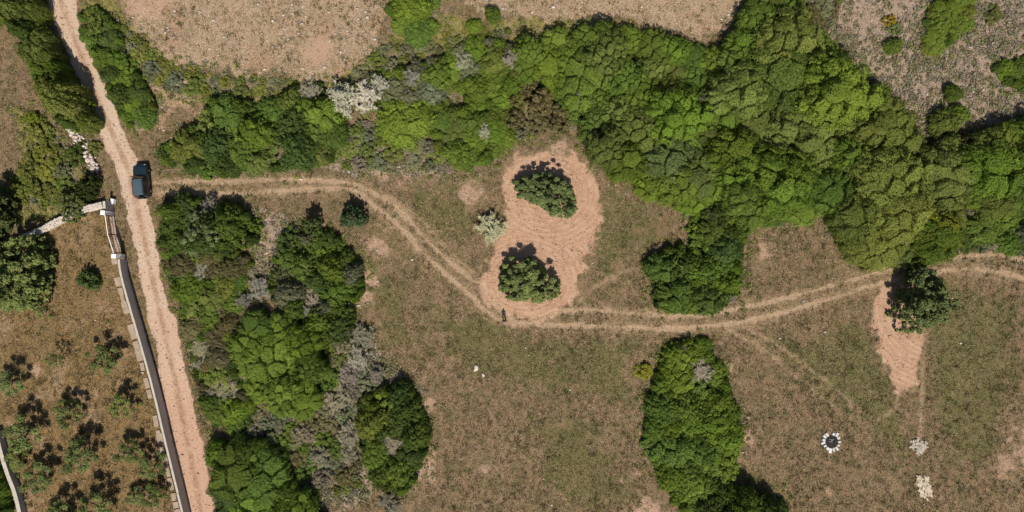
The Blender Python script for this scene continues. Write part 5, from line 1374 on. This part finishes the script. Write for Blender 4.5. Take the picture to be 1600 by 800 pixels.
g = blades('grass_tufts', x2, y2, r2, 14, .08, .30, .045, .15, mixcol((r2.rand(len(x2)) < .5) * 1.0, (.085, .085, .026), (.17, .12, .06)))
g['label'] = 'darker clumped grass tufts dotted over the fields'; g['category'] = 'grass'
# green weed patches
x, y, r = scatter(60000, 2)
w = fbm(x, y, 2.2, 12, 3); k = (w > .62) & (sample(busy, x, y) < .4) & (r.rand(len(x)) < .25 + .75 * sample(Z['green'], x, y))
x, y = x[k], y[k]
g = blades('green_weeds', x, y, r, 6, .06, .22, .05, .11, mixcol(r.rand(len(x)), (.07, .10, .02), (.15, .185, .04)))
g['label'] = 'low green weeds in loose patches across the fields'; g['category'] = 'weeds'

# low scrub cushions: grey, brown and yellow green, too many to count
SCV, SCF = [], []
def cushions(name, x, y, r, rad, cols, n_l, label):
    Vs, Fs, Cs, Var = [], [], [], []; off = 0
    z = sheet_z(x, y)
    for i in range(len(x)):
        q = rad[i]; n = int(n_l * (q / .4) ** 1.3) + 12
        D = r.normal(size=(n, 3)); D /= np.linalg.norm(D, axis=1, keepdims=True); D[:, 2] = np.abs(D[:, 2])
        P = D * q * (0.45 + .6 * r.rand(n))[:, None] * np.array([1, 1, .75]) * (1 + .25 * np.sin(D[:, :1] * 6 + i))
        N = D + r.normal(size=(n, 3)) * .6; N /= np.linalg.norm(N, axis=1, keepdims=True)
        v, f = leaf_quads(P + np.array([x[i], y[i], z[i]]), N, r, .10, .05)
        Vs.append(v); Fs.append(f + off); off += len(v)
        Cs.append(np.repeat(cols[i][None], n, 0)); Var.append(.2 + .6 * r.rand(n))
    me = mesh_np(name, np.vstack(Vs), np.vstack(Fs), M_SCRUB)
    face_col(me, 'tint', np.vstack(Cs)); face_attr(me, 'var', np.concatenate(Var))
    o = link(name, me, kind='stuff'); o['label'] = label; o['category'] = 'scrub'
def pick(r, n, cols):
    return np.array(cols)[r.randint(0, len(cols), n)] * r.uniform(.75, 1.25, (n, 1))
x, y, r = scatter(56000, 3)
m = sample(Z['garr'] * (1 - .6 * Z['litter']), x, y) * np.clip(fbm(x, y, 2.6, 21) * 3.2 - .95, .12, 1)
k = r.rand(len(x)) < m * 1.0; x, y = x[k], y[k]
cushions('grey_scrub_cover', x, y, r, r.uniform(.2, .6, len(x)), pick(r, len(x), [(.27, .225, .175), (.31, .26, .21), (.22, .205, .11), (.25, .195, .13), (.18, .19, .08)]), 26, 'low grey and brown scrub cushions covering the bare slopes')
print('grey', len(x))
x, y, r = scatter(22000, 4)
m = sample(Z['yell'] * (1 - Z['stony']) * (1 - Z['road']) * (1 - .8 * Z['litter']), x, y) * np.clip(fbm(x, y, 4.0, 31) * 2.4 - .6, .15, 1)
k = r.rand(len(x)) < m * .8; x, y = x[k], y[k]
cushions('yellow_green_scrub', x, y, r, r.uniform(.2, .6, len(x)), pick(r, len(x), [(.20, .19, .036), (.16, .165, .04), (.24, .22, .04), (.16, .145, .06), (.21, .2, .11)]), 30, 'low yellow green scrub along the edges of the stony fields')
print('yellow', len(x))
# skirts of low growth along thicket edges
x, y, r = scatter(40000, 6)
lt = sample(Z['edge'], x, y); k = (sample(np.maximum.reduce([Z['road'], Z['till'], Z['rut']]), x, y) < .3) & (r.rand(len(x)) < lt * .62)
x, y = x[k], y[k]
cushions('thicket_edge_scrub', x, y, r, r.uniform(.14, .5, len(x)) , pick(r, len(x), [(.15, .18, .04), (.20, .20, .07), (.23, .21, .12), (.14, .16, .04), (.28, .245, .17), (.22, .22, .05)]), 24, 'low mixed green and grey growth along the thicket edges')
print('edge', len(x))

# stones
x, y, r = scatter(60000, 5)
PXs = x / S + 800; PYs = 400 - y / S
m = .17 * sample(Z['stony'], x, y) + .10 * sample(Z['garr'], x, y) + .22 * sample(Z['till'], x, y) + .20 * sample(Z['road'], x, y) + .10 * sample(Z['bare'], x, y) + .008
k = r.rand(len(x)) < m; x, y = x[k], y[k]
n = len(x); iv, jf = ICO0
til = sample(np.maximum(Z['till'], Z['road']), x, y)
sz = .045 + .13 * r.rand(n) ** 5 * (1 - .55 * til) + .03 * r.rand(n)
nvv = len(iv)
V = iv[None] * (1 + .25 * r.normal(size=(n, nvv, 1))) * sz[:, None, None] * np.array([1, 1, .6])
ca = np.cos(r.rand(n) * 6.28)[:, None]; sa = np.sqrt(1 - ca ** 2)
V = np.stack([V[..., 0] * ca - V[..., 1] * sa, V[..., 0] * sa + V[..., 1] * ca, V[..., 2]], -1) * np.stack([1 + .5 * r.rand(n), np.ones(n), np.ones(n)], -1)[:, None]
V += np.stack([x, y, sheet_z(x, y) + sz * .3], -1)[:, None]
F = (jf[None] + (np.arange(n) * nvv)[:, None, None]).reshape(-1, 3)
me = mesh_np('field_stones', V.reshape(-1, 3), F, M_STONE_T)
br = r.uniform(.35, .85, n)
sc_ = np.stack([.66 * br, .55 * br, .46 * br], -1); sc_t = np.stack([.56 * br, .36 * br, .24 * br], -1)
cc = sc_ * (1 - til[:, None]) + sc_t * til[:, None]
face_col(me, 'tint', np.repeat(cc, len(jf), 0))
o = link('field_stones', me, kind='stuff'); o['label'] = 'small pale stones strewn over the fields and the road'; o['category'] = 'stones'
print('stones', n, 'objects', len(bpy.data.objects), 'tris', sum(len(m.loops) - 2 * len(m.polygons) for m in bpy.data.meshes))
